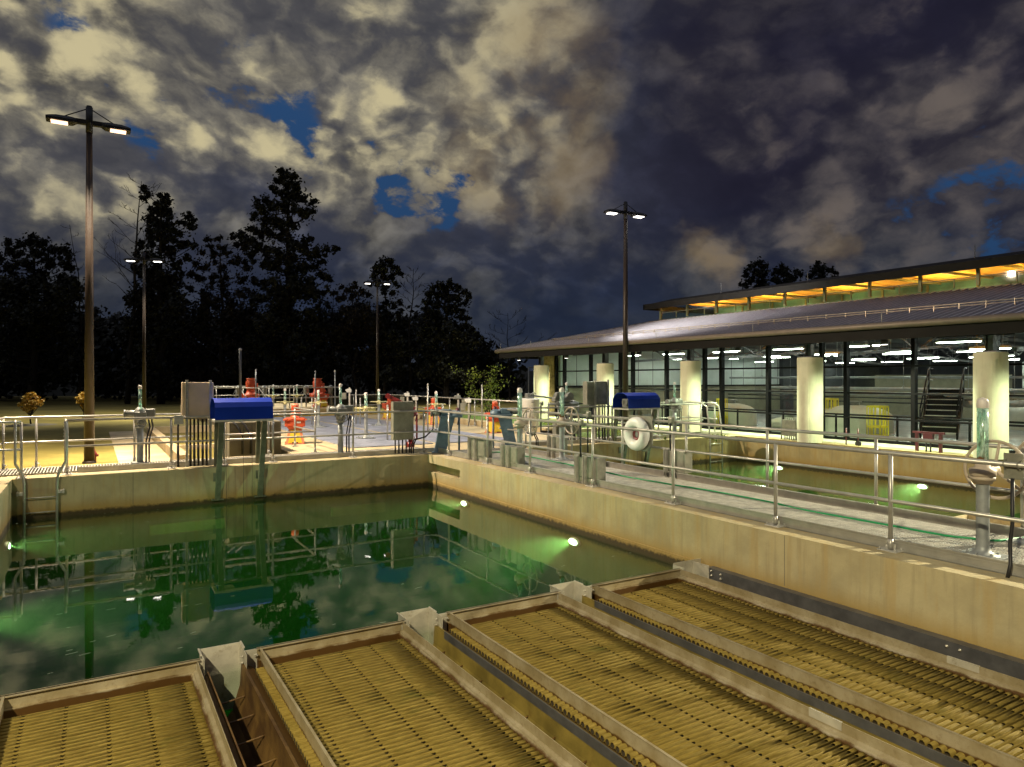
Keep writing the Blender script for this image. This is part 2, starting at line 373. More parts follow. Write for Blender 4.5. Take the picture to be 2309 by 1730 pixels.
    veil = t.mix(t.ramp(t.noise(t.scale(d, (2,2,6)), 2.6, 8, .62), .45, .72), (.014,.021,.040), (.034,.040,.052))
    c = t.mix(t.math('MULTIPLY', hz, .88), c, veil)
    hs = t.new('ShaderNodeTexSky', sky_type='NISHITA'); hs.sun_disc = False; hs.sun_elevation = R(1.5); hs.sun_rotation = R(-50)
    c = t.mix(1.0, c, t.mix(1.0, hs.outputs[0], (.0008,.0008,.0008), 'MULTIPLY'), 'ADD')
    c = t.mix(t.ramp(sp[2], .55, .85), c, (.20,.21,.26))
    t.set(bg.inputs[0], c); bg.inputs[1].default_value = 1.0
build_sky()
W.cycles.sampling_method = 'MANUAL'; W.cycles.sample_map_resolution = 512
SC.view_settings.view_transform = 'Standard'; SC.view_settings.look = 'None'; SC.view_settings.gamma = 1; SC.view_settings.exposure = 0
SC.view_settings.use_curve_mapping = False
SC.cycles.use_denoising = True; SC.cycles.denoiser = 'OPENIMAGEDENOISE'
SC.cycles.max_bounces = 8; SC.cycles.diffuse_bounces = 3; SC.cycles.glossy_bounces = 4; SC.cycles.transparent_max_bounces = 14; SC.cycles.volume_bounces = 1
SC.cycles.sample_clamp_indirect = 4; SC.cycles.caustics_reflective = False; SC.cycles.caustics_refractive = False
SC.cycles.use_light_tree = True
# ---------------------------------------------------------------- ground and basins
M['silt'] = mat('silt', (.020,.026,.010), .95, 0, .3, 1, world=True)
WZ = -0.77                      # water level
XR, XL, YB = 7.23, -1.3, 16.18  # front basin inner faces
def grasscol(t, v):
    n = t.noise(v, .35, 6, .65); f = t.noise(v, 6, 6, .75); g = t.noise(t.scale(v, (1,2.5,1)), 1.4, 5, .7)
    c = t.mix(t.ramp(n, .35, .65), (.15,.125,.022), (.23,.19,.038))
    c = t.mix(t.math('MULTIPLY', t.ramp(g, .5, .7), .5), c, (.15,.12,.014))
    return t.mix(t.math('MULTIPLY', t.ramp(f, .5, .8), .6), c, (.055,.05,.008))
M['grass'] = mat('dormant_lawn', rough=.95, fn=grasscol, world=True, bump=.6, bs=12)
# lawn: sheet with a rectangular opening where the basins and decks stand
LZ = -.15
def sheet_ring(mb, x0, x1, y0, y1, hx0, hx1, hy0, hy1, z):
    for a, b, c, d in ((x0,hx0,y0,y1),(hx1,x1,y0,y1),(hx0,hx1,y0,hy0),(hx0,hx1,hy1,y1)):
        mb.quad((a,c,z),(b,c,z),(b,d,z),(a,d,z))
g = MB(); sheet_ring(g, -400, 500, -300, 700, -2.2, 20, -6, 18.15, LZ)
struct(g.build('ground', M['grass']))
# path beside the lawn
p = MB(); p.box((.55,18.25,LZ-.2),(1.72,31,LZ+.012)); struct(p.build('path', M['conc']))
# ---- concrete walls of the front basin
def wall_thing(name, label, boxes, m, cat='wall', mi=None):
    mb = MB()
    for a, b in boxes: mb.box(a, b)
    return tag(mb.build(name, m), label, cat)
wall_thing('basin_wall', 'long stained concrete wall right of the front basin, under the nearest railing',
    [((XR,-3,-.02),(7.60,14.42,0)),((XR,-3,-3.6),(7.60,14.42,-.02)),
     ((XR,14.42,-.20),(7.60,YB,0)),((XR,14.42,-3.6),(7.60,YB,-.42)),((7.45,14.42,-.42),(7.60,YB,-.20))], M['wall'])
wall_thing('basin_wall', 'stained concrete wall across the far end of the front basin under the blue machine cover',
    [((XL,YB,-3.6),(7.60,16.72,0))], M['wall'])
wall_thing('basin_wall', 'short piece of concrete wall at the left edge of the front basin beside the ladder',
    [((-2.2,-3,-3.6),(XL,YB+.54,0))], M['wall'])
# thin lip along the water line of the right wall
lip = MB(); lip.box((XR-.02,7.1,-.80),(XR+.01,YB-.02,-.635)); tag(lip.build('wall_ledge', M['wall'], None), 'rough narrow concrete ledge at the water line of the right basin wall', 'ledge')
fl = MB(); fl.box((XL,-3,-3.7),(XR,YB,-3.5)); struct(fl.build('basin_floor', M['silt']))
fl = MB(); fl.box((XL,-3,-1.42),(XR,6.79,-1.36)); tag(fl.build('tray_base', M['rust']), 'dark brown base under the settler trays of the front basin', 'base')
# water
w = MB(); w.box((XL-.02, 6.80, -3.55),(XR+.02, YB+.02, WZ)); wo = w.build('water', M['water']); struct(wo)
M['painted_glow'] = mat('port_glow_paint', (.17,.125,.012), .6, 0, .1, 3)
# form joints and tie holes
for o_, pts_ in (('basin_wall', [(PX(1769,1210,XR).y, 0), (13.35, 0), (2.95,0)]),):
    w_ = bpy.data.objects['basin_wall']
    for y_, _ in pts_:
        mb = MB(); mb.box((XR-.0015,y_-.004,-.62),(XR+.01,y_+.004,-.01)); mb.build('joint', M['concdark'], w_)
w_ = bpy.data.objects['basin_wall.001']
for px_ in (686, 300):
    x_ = PY(px_,1060,YB).x; mb = MB(); mb.box((x_-.005,YB-.0015,-.66),(x_+.005,YB+.01,-.01)); mb.build('joint', M['concdark'], w_)
# light through underwater openings in the far wall, painted as pale panels
for (xa, xb, lab) in ((1.0, 2.45, 'long submerged panel painted as a lit opening, left of the blue machine cover'), (4.75, 6.05, 'long submerged panel painted as a lit opening near the far corner of the basin')):
    b = MB(); b.bbox((xa, YB-.16, -1.30),(xb, YB-.02, -1.08), .02); tag(b.build('submerged_glow', M['painted_glow']), lab, 'painted_glow')
# ---- grating walkways
def grating(mb, x0, x1, y0, y1, z, run='x', pitch=.032, th=.013, h=.02, cross=.1):
    if run == 'x':
        n = int((y1-y0)/pitch)
        for k in range(n+1):
            y = y0+k*pitch; mb.box((x0,y,z-h),(x1,y+th,z))
        for k in range(int((x1-x0)/cross)+1):
            x = x0+k*cross; mb.box((x,y0,z-.012),(x+.006,y1,z+.001))
    else:
        n = int((x1-x0)/pitch)
        for k in range(n+1):
            x = x0+k*pitch; mb.box((x,y0,z-h),(x+th,y1,z))
        for k in range(int((y1-y0)/cross)+1):
            y = y0+k*cross; mb.box((x0,y,z-.012),(x1,y+.006,z+.001))
wk = thing('walkway', 'long steel grating walkway between the two basins with a green hose on it', 'walkway', (0,0,0))
ys = [0.2, 2.5, 4.8, 7.1, 9.4, 11.7, 14.0, 16.3]
for a, b in zip(ys[:-1], ys[1:]):
    mb = MB(); grating(mb, 7.70, 9.22, a+.006, b-.006, .055, 'x', pitch=.034 if a > 8 else .032, cross=.1); mb.build('grating_panel', M['galv'], wk)
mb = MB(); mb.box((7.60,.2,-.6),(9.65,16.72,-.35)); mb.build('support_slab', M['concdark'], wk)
mb = MB()
for y in ys: mb.box((7.66,y-.02,-.02),(9.28,y+.02,.02))
mb.build('bearer', M['galv'], wk)
mb = MB(); mb.box((7.635,.2,-.3),(7.662,16.45,.12)); mb.box((7.628,.2,.075),(7.636,16.45,.088)); mb.box((7.622,.2,.108),(7.640,16.45,.124)); mb.box((7.625,.2,.0),(7.636,16.45,.012))
mb.build('toe_board', M['alu'], wk)
mb = MB(); mb.box((9.24,.2,-.3),(9.42,16.4,.0)); mb.build('kerb', M['conc'], wk)
mb = MB(); mb.box((9.42,.2,-.3),(9.44,16.4,.135)); mb.box((9.40,.2,.12),(9.42,16.4,.135)); mb.build('toe_board', M['alu'], wk)
wk2 = thing('walkway', 'steel grating walkway running along the far wall of the front basin', 'walkway', (0,0,0))
xs = [-1.95, .2, 2.35, 4.5, 6.65, 7.62]
for a, b in zip(xs[:-1], xs[1:]):
    mb = MB(); grating(mb, a+.006, b-.006, 16.74, 17.85, .03, 'y', pitch=.055, th=.020, cross=.14); mb.build('grating_panel', M['galv'], wk2)
mb = MB(); mb.box((-2.2,16.72,-.8),(7.62,17.9,-.5)); mb.build('support_slab', M['silt'], wk2)
mb = MB(); mb.box((-.25,16.66,0),(7.62,16.70,.11)); mb.box((-.25,16.65,.05),(7.62,16.66,.06)); mb.build('toe_board', M['alu'], wk2)
mb = MB(); mb.box((-2.2,17.86,-.9),(7.62,18.14,0)); mb.build('kerb', M['conc'], wk2)
# ---- second basin
X2L, X2R = 9.66, 18.40
wall_thing('basin_wall', 'pale concrete wall nearest the walkway on the second basin', [((9.44,-3,-3.6),(X2L,YB,0))], M['wall2'])
wall_thing('basin_wall', 'orange-stained concrete wall of the second basin below the row of round columns', [((X2R,-3,-3.6),(18.85,YB+.5,0))], M['wall2'])
wall_thing('basin_wall', 'shaded concrete wall across the far end of the second basin below the ladder', [((X2L,YB,-3.6),(X2R,16.72,0))], M['wall2'])
fl = MB(); fl.box((X2L,-3,-3.7),(X2R,YB,-3.5)); struct(fl.build('basin_floor', M['silt']))
w = MB(); w.box((X2L-.02, 6.80, -3.55),(X2R+.02, YB+.02, WZ)); struct(w.build('water', M['water2']))
wk3 = thing('walkway', 'steel grating walkway along the far wall of the second basin', 'walkway')
mb = MB(); grating(mb, 9.6, 17.9, 16.74, 17.85, .03, 'y', pitch=.05, cross=.15); mb.build('grating_panel', M['galv'], wk3)
mb = MB(); mb.box((7.62,16.72,-.8),(18.4,17.9,-.5)); mb.build('support_slab', M['concdark'], wk3)
mb = MB(); mb.box((9.6,16.66,0),(18.2,16.70,.11)); mb.build('toe_board', M['alu'], wk3)
pl = MB(); pl.box((18.85,-6,-.4),(19.82,33,.012)); struct(pl.build('pavement', M['pale']))
pl = MB(); pl.box((7.62,16.4,-.3),(9.6,17.9,.03)); struct(pl.build('pavement', M['conc']))
# ---- middle deck behind the basins
dk = MB(); dk.box((4.62,18.14,-.4),(18.4,36.0,-.006)); struct(dk.build('deck', M['conc']))
def bluecol(t, v):
    n = t.noise(v, 1.2, 5, .65); f = t.noise(t.scale(v, (2,14,1)), 1.5, 5, .65)
    c = t.mix(t.ramp(n, .35, .7), (.26,.29,.37), (.44,.47,.58))
    return t.mix(t.math('MULTIPLY', t.ramp(f, .5, .7), .35), c, (.15,.16,.21))
M['bluedeck'] = mat('deck_plate', rough=.42, metal=.25, fn=bluecol, world=True, rvar=.15)
def deck_plates():
    t = thing('deck_cover', 'field of grey-blue metal cover plates set in the middle deck among the valve stands', 'deck cover')
    cols = [(6.05,8.55),(8.75,11.3)]; rows = [(18.75,22.9),(23.15,27.3),(27.55,31.7),(31.95,35.2)]
    for xa, xb in cols:
        for ya, yb in rows:
            mb = MB(); n = 5; s = (xb-xa)/n
            for k in range(n): mb.bbox((xa+k*s+.01, ya, -.02),(xa+(k+1)*s-.01, yb, .022), .006)
            mb.build('cover_plate', M['bluedeck'], t)
deck_plates()
st = MB(); st.box((5.4,36.0,-.3),(16.0,36.5,.10)); tag(st.build('kerb', M['yellow']), 'yellow painted kerb at the foot of the raised platform behind the deck', 'kerb')
pf = MB(); pf.box((4.4,36.5,-.3),(11.6,45,.36)); tag(pf.build('platform', M['conc']), 'raised concrete platform carrying the tall orange motors', 'platform')
# left channel seen over the walkway
ch = thing('channel', 'open concrete channel behind the far walkway beside the path', 'channel')
mb = MB(); mb.box((1.74,18.14,-1.6),(1.98,29.5,.10)); mb.box((1.98,29.2,-1.6),(4.6,29.5,.10)); mb.box((4.36,18.14,-1.6),(4.6,29.2,.0)); mb.build('wall', M['conc'], ch)
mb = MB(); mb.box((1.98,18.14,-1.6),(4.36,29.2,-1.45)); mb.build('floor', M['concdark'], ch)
mb = MB(); mb.box((1.98,22.2,-1.45),(4.36,22.45,-.02)); mb.build('cross_wall', M['conc'], ch)
bx = thing('valve_chamber', 'brown stained concrete chamber standing behind the legs of the blue cover', 'chamber')
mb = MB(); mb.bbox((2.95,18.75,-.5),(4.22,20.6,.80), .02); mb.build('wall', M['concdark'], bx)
for i, x in enumerate((3.25, 3.45)):
    mb = MB(); mb.tube([(x,18.68,.0),(x,18.66,.45),(x-.12,18.70,.70),(x-.32,18.9,.95)], .028, 8); mb.build('hose', M['black'], bx)
    mb = MB(); mb.tube([(x,18.67,.38),(x,18.665,.45)], .031, 8); mb.build('hose_clip', M['yellow'], bx)
kb = MB(); kb.box((13.3,20,-.2),(13.7,34,.20)); kb.box((13.3,20,-.2),(18,20.3,.12)); tag(kb.build('kerb', M['conc']), 'low concrete kerb along the planted bed beyond the right-hand deck fence', 'kerb')
M['tubeshade'] = mat('tube_inside_shade', (.020,.013,.004), .9, 0, .2, 30)  # bore coloured near-black, painting in the shade of the unlit inside
# ---------------------------------------------------------------- tube settler trays
def settlers(X0, n, Ylast, Yend, label_list, groupname, tubes=True, width=1.395, pitch=1.94, wallx=None):
    tz = -.735; rad = .0250; sp = .059
    # one tube: thick shell with five drilled holes in its crown
    def tube_mesh():
        mb = MB(); nn = 20; L0, L1 = -.075, width-.045
        vs = []; ro, ri = rad, rad-.004
        for r_, a_ in ((ro, 0), (ri, 0)):
            for x in (L0, L1):
                for k in range(nn):
                    t_ = 2*math.pi*k/nn; vs.append((x, r_*math.cos(t_), r_*math.sin(t_)))
        fs = [(k,(k+1)%nn,nn+(k+1)%nn,nn+k)[::-1] for k in range(nn)] + [(2*nn+k,2*nn+(k+1)%nn,3*nn+(k+1)%nn,3*nn+k) for k in range(nn)]
        fs += [(k,(k+1)%nn,2*nn+(k+1)%nn,2*nn+k) for k in range(nn)] + [(nn+k,nn+(k+1)%nn,3*nn+(k+1)%nn,3*nn+k)[::-1] for k in range(nn)]
        mb.add(vs, fs, True); o = mb.build('tube', [M['tube'], M['tubeshade']]); recalc(o)
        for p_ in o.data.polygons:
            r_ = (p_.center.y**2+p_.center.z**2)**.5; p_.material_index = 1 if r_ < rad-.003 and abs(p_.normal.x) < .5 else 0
        cu = MB()
        for hx in (.145,.425,.705,.985,1.265): cu.cyl((hx,0,0),(hx,0,.08), .0165, n=14)
        c = cu.build('cutter', M['tube']); recalc(c)
        md = o.modifiers.new('b', 'BOOLEAN'); md.object = c; md.operation = 'DIFFERENCE'; md.solver = 'EXACT'
        dg = bpy.context.evaluated_depsgraph_get(); me = bpy.data.meshes.new_from_object(o.evaluated_get(dg)); me.name = 'tube'
        o.modifiers.clear(); old = o.data; o.data = me; bpy.data.meshes.remove(old); bpy.data.objects.remove(c, do_unlink=True)
        me.polygons.foreach_set('use_smooth', [abs(p.normal.x) < .5 and p.area > 1e-5 for p in me.polygons])
        return o
    proto = tube_mesh(); first = True
    rnd = random.Random(5)
    for k in range(n):
        xl = X0 + pitch*k; xr = xl + width
        t = thing('settler_tray', label_list[k], 'settler tray', (xl, 0, 0), 0, groupname)
        # end plate at the water
        mb = MB(); mb.box((-.03,Yend-.018,-.95),(width+.03,Yend,-.60)); mb.box((-.03,Yend-.045,-.606),(width+.03,Yend+.012,-.60)); mb.box((-.02,Yend-.05,-.80),(width+.02,Yend-.018,-.70))
        mb.build('end_plate', M['tray'], t)
        y0 = Ylast
        # left plate: tubes pass through it
        mb = MB(); mb.box((-.004,y0,-.80),(.004,Yend-.02,-.60)); mb.box((-.010,y0,-.604),(.010,Yend-.02,-.597)); mb.build('side_plate', M['tray'], t)
        # right plate: rolled channel
        mb = MB()
        prof = [(width,-.60),(width+.006,-.60),(width+.006,-.69),(width-.005,-.80),(width-.055,-.80),(width-.055,-.725),(width-.05,-.722),(width-.05,-.712),(width-.030,-.70),(width-.026,-.685),(width,-.675)]
        mb.prism([(x,y0,z) for x, z in prof], (0,Yend-.05-y0,0)); mb.build('side_channel', M['tray'], t)
        mb = MB(); mb.box((width-.003,3.15,-.66),(width+.012,3.42,-.598)); mb.build('splice_plate', M['stain'], t)
        cnt = min(96, int((Yend-.16-y0)/sp))
        for i in range(cnt):
            if first: o = proto; first = False
            else: o = proto.copy(); COL.objects.link(o)
            o.parent = t; o.location = (.0, Yend-.20-i*sp+rnd.uniform(-.0012,.0012), tz+rnd.uniform(-.0012,.0012)); o.rotation_euler = (rnd.uniform(-.03,.03), 0, rnd.uniform(-.0012,.0012))
        mb = MB(); mb.box((-.02,y0,-1.25),(width,Yend-.03,-1.20)); mb.build('tray_floor', M['rust'], t)
        # end plate fixings
        mb = MB()
        for dx in (-.035, width+.02): mb.lathe((dx,Yend-.045,-.65), [(0,.0),(.012,.0),(.012,.012),(.006,.012),(.006,.022),(0,.022)], 6, (0,-1,0))
        mb.build('bolt', M['stain'], t)
    return proto
lab4 = ['tray of drilled ochre tubes at the bottom left corner of the photo', 'second tray of drilled ochre tubes from the left, right of the open trough with rungs',
        'third tray of drilled ochre tubes, between the two narrower troughs', 'tray of drilled ochre tubes nearest the right basin wall']
settlers(-.60, 4, 1.3, 6.81, lab4, 'settler trays across the front basin')
M['olive'] = mat('launder_olive', (.20,.15,.035), .5, .1, .35, 3, .1, 40, world=True, speck=((.10,.05,.012), 2))
def launder(x0, x1, y0, y1, label, rungs):
    t = thing('collection_trough', label, 'trough', (0,0,0), 0, 'troughs between the settler trays'); sheet = M['rust'] if x0 < 2 else M['olive']
    a, b = x0+.085, x1-.16       # rim lines
    prof = [(a,-.715),(a+.012,-.715),(a+.02,-.95),(a+.09,-1.14),(b-.16,-1.22),(b-.08,-1.12),(b-.016,-.90),(b-.005,-.705),(b+.012,-.705),(b+.008,-.91),(b-.07,-1.16),(b-.15,-1.26),(a+.08,-1.18),(a,-.97)]
    n = len(prof)
    mb = MB(); vs = [(x,y0,z) for x,z in prof]+[(x,y1,z) for x,z in prof]
    # one loop of quads around the bent sheet
    mb.add(vs, [(k,(k+1)%n,n+(k+1)%n,n+k) for k in range(n)]); o = mb.build('trough_sheet', sheet, t); recalc(o)
    mb = MB(); mb.prism([(b+.012,y0,-.73),(b+.012,y0,-.715),(x1-.06,y0,-.765),(x1-.06,y0,-.78)], (0,y1-y0,0)); mb.prism([(x0+.008,y0,-.80),(x0+.008,y0,-.78),(a,y0,-.75),(a,y0,-.77)], (0,y1-y0,0)); mb.build('ledge', M['tray'], t)
    mb = MB(); mb.box((b-.012,y0,-.775),(b+.0,y1-.25,-.70)); mb.build('rim_strip', M['dkst'] if x0 > 2 else M['rust'], t)
    ye = y1+.20                  # end box at the water
    mb = MB()
    mb.box((a-.035,ye-.008,-1.2),(b+.015,ye,-.585))
    mb.prism([(a-.035,y1-.10,-.585),(a-.035,ye-.008,-.585),(a-.035,ye-.008,-1.1),(a-.035,y1-.10,-.86)], (.006,0,0))
    mb.prism([(b+.010,y1-.16,-.585),(b+.010,ye-.008,-.585),(b+.010,ye-.008,-1.1),(b+.010,y1-.16,-.80)], (.006,0,0))
    mb.box((a-.05,y1+.02,-.59),(a-.035,ye+.004,-.578)); mb.box((b+.016,y1+.02,-.59),(b+.03,ye+.004,-.578))
    mb.box((x0+.0,y1-.02,-.86),(a-.035,y1-.01,-.60)); mb.box((b+.016,y1-.02,-.86),(x1-.03,y1-.01,-.60))
    mb.build('end_box', M['stain'], t)
    mb = MB()
    for x, z in ((b-.0,-.63),(b-.0,-.69),(x1-.04,-.64)):
        mb.lathe((x,y1-.06,z), [(0,.0),(.011,.0),(.011,.010),(.006,.010),(.006,.03),(0,.03)], 6, (-1,0,0))
    mb.build('bolt', M['stain'], t)
    yy = y1-.28
    while rungs and yy > y0:
        mb = MB(); mb.tube([(a+.012,yy,-.93),(a+.10,yy,-.925),(b-.04,yy,-.905),(b-.012,yy,-.90)], .008, 8); mb.build('rung', M['rust'], t)
        yy -= .40
    return t
P0, PW = -.60, 1.395
labs = ['open brown trough with rusty cross rungs between the two leftmost trays', 'narrow brown trough between the second and third trays', 'narrow brown trough between the third tray and the tray by the right wall']
for k in range(3):
    launder(P0+1.94*k+PW, P0+1.94*(k+1), 1.3, 6.81, labs[k], True)
launder(P0-1.94+PW, P0, 1.3, 6.81, 'sliver of brown trough at the left edge of the photo beside the first tray', True)
# steel skirt along the right wall
t = thing('wall_skirt', 'dark steel skirt plate bolted along the foot of the right basin wall', 'skirt plate')
mb = MB(); mb.box((7.085,1.3,-.86),(7.097,6.75,-.63)); mb.box((7.097,1.3,-.645),(7.20,6.75,-.63)); mb.build('plate', M['dkst'], t)
mb = MB(); mb.box((6.63,1.3,-.875),(7.09,6.80,-.86)); mb.box((6.62,1.3,-.86),(6.66,6.8,-.74)); mb.build('ledge', M['tray'], t)
mb = MB(); mb.box((6.72,6.99,-1.1),(7.22,7.0,-.585)); mb.prism([(7.07,6.70,-.60),(7.07,6.99,-.60),(7.07,6.99,-1.0),(7.07,6.70,-.86)], (.008,0,0)); mb.prism([(6.70,6.78,-.60),(6.70,6.99,-.60),(6.70,6.99,-1.0),(6.70,6.78,-.86)], (.008,0,0)); mb.build('end_box', M['stain'], t)
mb = MB()
for y, z in ((6.66,-.66),(6.66,-.72),(6.66,-.79),(6.50,-.67),(6.50,-.73),(6.50,-.80),(3.66,-.68),(3.66,-.80),(3.54,-.68),(3.54,-.80)):
    mb.lathe((7.082,y,z), [(0,.0),(.014,.0),(.014,.012),(.007,.012),(.007,.028),(0,.028)], 6, (-1,0,0))
mb.build('bolt', M['stain'], t)
# trays of the second basin, mostly hidden
lab2 = ['tray end with pale steel plate behind the big handwheel, nearest the walkway', 'tray end in the second basin at the right edge of the photo']
def simple_tray(x0, label):
    t = thing('settler_tray', label, 'settler tray', (x0,0,0), 0, 'settler trays in the second basin')
    mb = MB(); mb.box((0,6.79,-.95),(1.4,6.81,-.60)); mb.box((-.01,2,-.80),(0,6.79,-.60)); mb.box((1.4,2,-.80),(1.41,6.79,-.60)); mb.build('end_plate', M['tray'], t)
    for i in range(60):
        mb = None
        o = bpy.data.objects.new('tube', TUBE.data); COL.objects.link(o); o.parent = t; o.location = (0, 6.6-i*.059, -.735)
    mb = MB(); mb.box((0,2,-1.25),(1.4,6.79,-1.2)); mb.build('tray_floor', M['rust'], t)
    mb = MB(); mb.box((-.48,6.99,-1.1),(-.10,7.0,-.58)); mb.box((-.48,6.7,-.9),(-.47,7.0,-.58)); mb.box((-.11,6.7,-.9),(-.10,7.0,-.58)); mb.build('end_box', M['stain'], t)
TUBE = next(o for o in bpy.data.objects if o.name == 'tube')
simple_tray(10.5, lab2[0]); simple_tray(12.44, lab2[1])
# ---- underwater lights
def sublight(x, y, z, dx, power, label, col=(.75,1,.72), m='sub', tgt=None):
    t = thing('underwater_lamp', label, 'lamp', (x,y,z), 0, 'underwater lamps on the basin walls')
    mb = MB(); mb.lathe((0,0,0), [(0,.0),(.10,.0),(.11,.03),(.10,.06),(.085,.062)], 20, (dx,0,0)); lo_ = mb.build('housing', M['stain'], t); lo_.scale = (1,1.5,.7)
    mb = MB(); mb.lathe((0,0,0), [(0,.064),(.075,.064)], 20, (dx,0,0)); lo_ = mb.build('lens', M[m], t); lo_.scale = (1,1.5,.55)
    ld = bpy.data.lights.new('lamp_beam', 'SPOT'); ld.energy = power; ld.spot_size = R(64); ld.spot_blend = .9; ld.color = col; ld.shadow_soft_size = .05
    lo = bpy.data.objects.new('lamp_beam', ld); COL.objects.link(lo); lo.parent = t; lo.location = (dx*.09,0,0)
    lo.rotation_euler = Vector(tgt or (dx,0,-.06)).to_track_quat('-Z','Y').to_euler()
    return t
sublight(XR-.02, 14.07, -.90, -1, 1500, 'green-white underwater lamp glowing near the far right corner of the front basin')
sublight(XR-.02, 9.90, -.93, -1, 2400, 'brightest green-white underwater lamp, midway along the right wall of the front basin')
sublight(XL+.02, 14.76, -.97, 1, 1500, 'underwater lamp at the left edge of the photo beside the ladder')
sublight(XL+.02, 10.3, -1.0, 1, 1900, 'underwater lamp just outside the left edge throwing a green glow across the basin')
sublight(X2R-.02, 14.47, -.88, -1, 1300, 'left of the two underwater lamps in the second basin', (.9,1,.85))
sublight(X2R-.02, 10.08, -.88, -1, 1300, 'right of the two underwater lamps in the second basin', (.9,1,.85))
# specks drifting on the water
mb = MB(); rnd = random.Random(11)
for i in range(150):
    x = rnd.uniform(-1.2, 7.1); y = 16.1-9*rnd.random()**1.1
    if rnd.random() < .5: x = -1.2+abs(rnd.gauss(0,1.6))
    L = rnd.uniform(.01,.09)*(1.4-(y-7)/12); a = R(20+rnd.uniform(-12,12)); w_ = .0022
    if x > 7.1: continue
    dx, dy = math.cos(a)*L, math.sin(a)*L*.6
    mb.quad((x,y,WZ+.004),(x+dx,y+dy,WZ+.004),(x+dx-w_,y+dy+w_*2,WZ+.004),(x-w_,y+w_*2,WZ+.004))
M['speck'] = mat('foam', (.35,.42,.32), .6, 0, 0, rvar=0)
tag(mb.build('foam_flecks', M['speck']), 'scattered pale flecks drifting on the green water of the front basin', 'foam', kind='stuff')
# ---------------------------------------------------------------- railings
def arc_corner(a, c, b, r=.12, n=5):
    a, c, b = Vector(a), Vector(c), Vector(b); u = (a-c).normalized()*r; v = (b-c).normalized()*r
    return [(c+u)*(1-t)**2 + c*2*t*(1-t) + (c+v)*t**2 for t in [i/n for i in range(n+1)]]
def railing(name, label, pts, posts, z0=0, h=1.075, mid=.55, r=.0255, group=None, toe=False, mt='alu', plate=True, ends=True):
    t = thing(name, label, 'railing', (0,0,0), 0, group)
    P = [Vector((p[0],p[1],z0+h)) for p in pts]; path = [P[0]]
    for i in range(1, len(P)-1): path += arc_corner(P[i-1], P[i], P[i+1])
    path.append(P[-1])
    mb = MB(); mb.tube(path, r, 10); mb.build('top_rail', M[mt], t)
    mb = MB(); mb.tube([p-Vector((0,0,h-mid)) for p in path], r*.86, 10); mb.build('mid_rail', M[mt], t)
    for q in posts:
        x, y = q[0], q[1]
        mb = MB(); mb.cyl((x,y,z0+.02),(x,y,z0+h-.008), r*.95, n=10)
        mb.cyl((x,y,z0+.02),(x,y,z0+.13), r*1.15, n=10); o = mb.build('post', M[mt], t)
        if plate:
            mb = MB(); mb.bbox((x-.085,y-.11,z0),(x+.085,y+.11,z0+.014), .004)
            for sx in (-.06,.06):
                for sy in (-.085,.085): mb.cyl((x+sx,y+sy,z0+.012),(x+sx,y+sy,z0+.04), .010, n=6)
            mb.box((x+.012,y-.05,z0+.014),(x+.020,y+.05,z0+.075)); mb.cyl((x-.01,y+.04,z0+.09),(x+.06,y+.04,z0+.09), .010, n=6)
            mb.build('base_plate', M['galv'], o)
    return t
R1Y = [-1.1, .9, 2.75, 4.51, 6.03, 7.89, 9.89, 11.95, 13.72, 15.70]
railing('railing', 'long pipe railing on the right wall of the front basin, nearest the camera', [(7.57,-1.2),(7.57,16.28)], [(7.57,y) for y in R1Y])
railing('railing', 'pipe railing on the far wall of the front basin, passing behind the blue cover', [(-.43,16.50),(7.40,16.50),(7.57,16.28)], [(-.43,16.5),(1.44,16.5),(2.49,16.5),(3.53,16.5),(5.40,16.5),(7.25,16.5)])
railing('railing', 'pipe railing along the second basin on the far side of the grating walkway', [(9.50,-1.0),(9.50,16.1)], [(9.50,y) for y in (.4,2.2,4.05,5.87,7.73,9.56,11.4,13.2,15.2)], z0=0.0)
railing('railing', 'pipe railing on the far wall of the second basin, behind the ring case', [(9.50,16.55),(17.2,16.55)], [(9.7+1.85*i,16.55) for i in range(5)])
railing('railing', 'pipe railing in front of the lawn at the left, beyond the grating', [(-1.62,14.6),(-1.62,18.02),(2.05,18.02)], [(-1.58,17.9),(-1.02,18.02),(.82,18.02)])
railing('railing', 'short pipe railing at the left edge next to the ladder', [(-2.1,16.28),(-1.16,16.28)], [(-1.16,16.30)])
railing('railing', 'pipe railing behind the brown chamber on the far walkway', [(2.5,18.02),(4.9,18.02),(4.9,20.2)], [(2.6,18.02),(3.75,18.02),(4.9,18.02),(4.9,20.1)])
railing('railing', 'long pipe fence along the right-hand side of the deck, against the dark trees', [(13.2,20.6),(13.2,34.7),(11.2,34.7)], [(13.2,y) for y in (21.3,23.0,25.0,27.3,29.6,31.9,34.2)]+[(11.4,34.7)])
railing('railing', 'pipe railing on the raised platform behind the tall orange motors', [(4.7,36.8),(11.4,36.8),(11.4,40)], [(4.8+1.3*i,36.8) for i in range(6)]+[(11.4,38.5)], z0=.36, plate=False)
railing('railing', 'distant pipe railing at the back edge of the raised platform', [(4.7,44.6),(12.5,44.6)], [(4.8+1.5*i,44.6) for i in range(6)], z0=.36, plate=False)
railing('railing', 'small pipe railing by the glass wall beyond the second basin, next to the third column', [(14.6,18.0),(17.9,18.0),(17.9,16.6)], [(14.7,18.0),(16.3,18.0),(17.9,17.9),(17.9,16.7)])
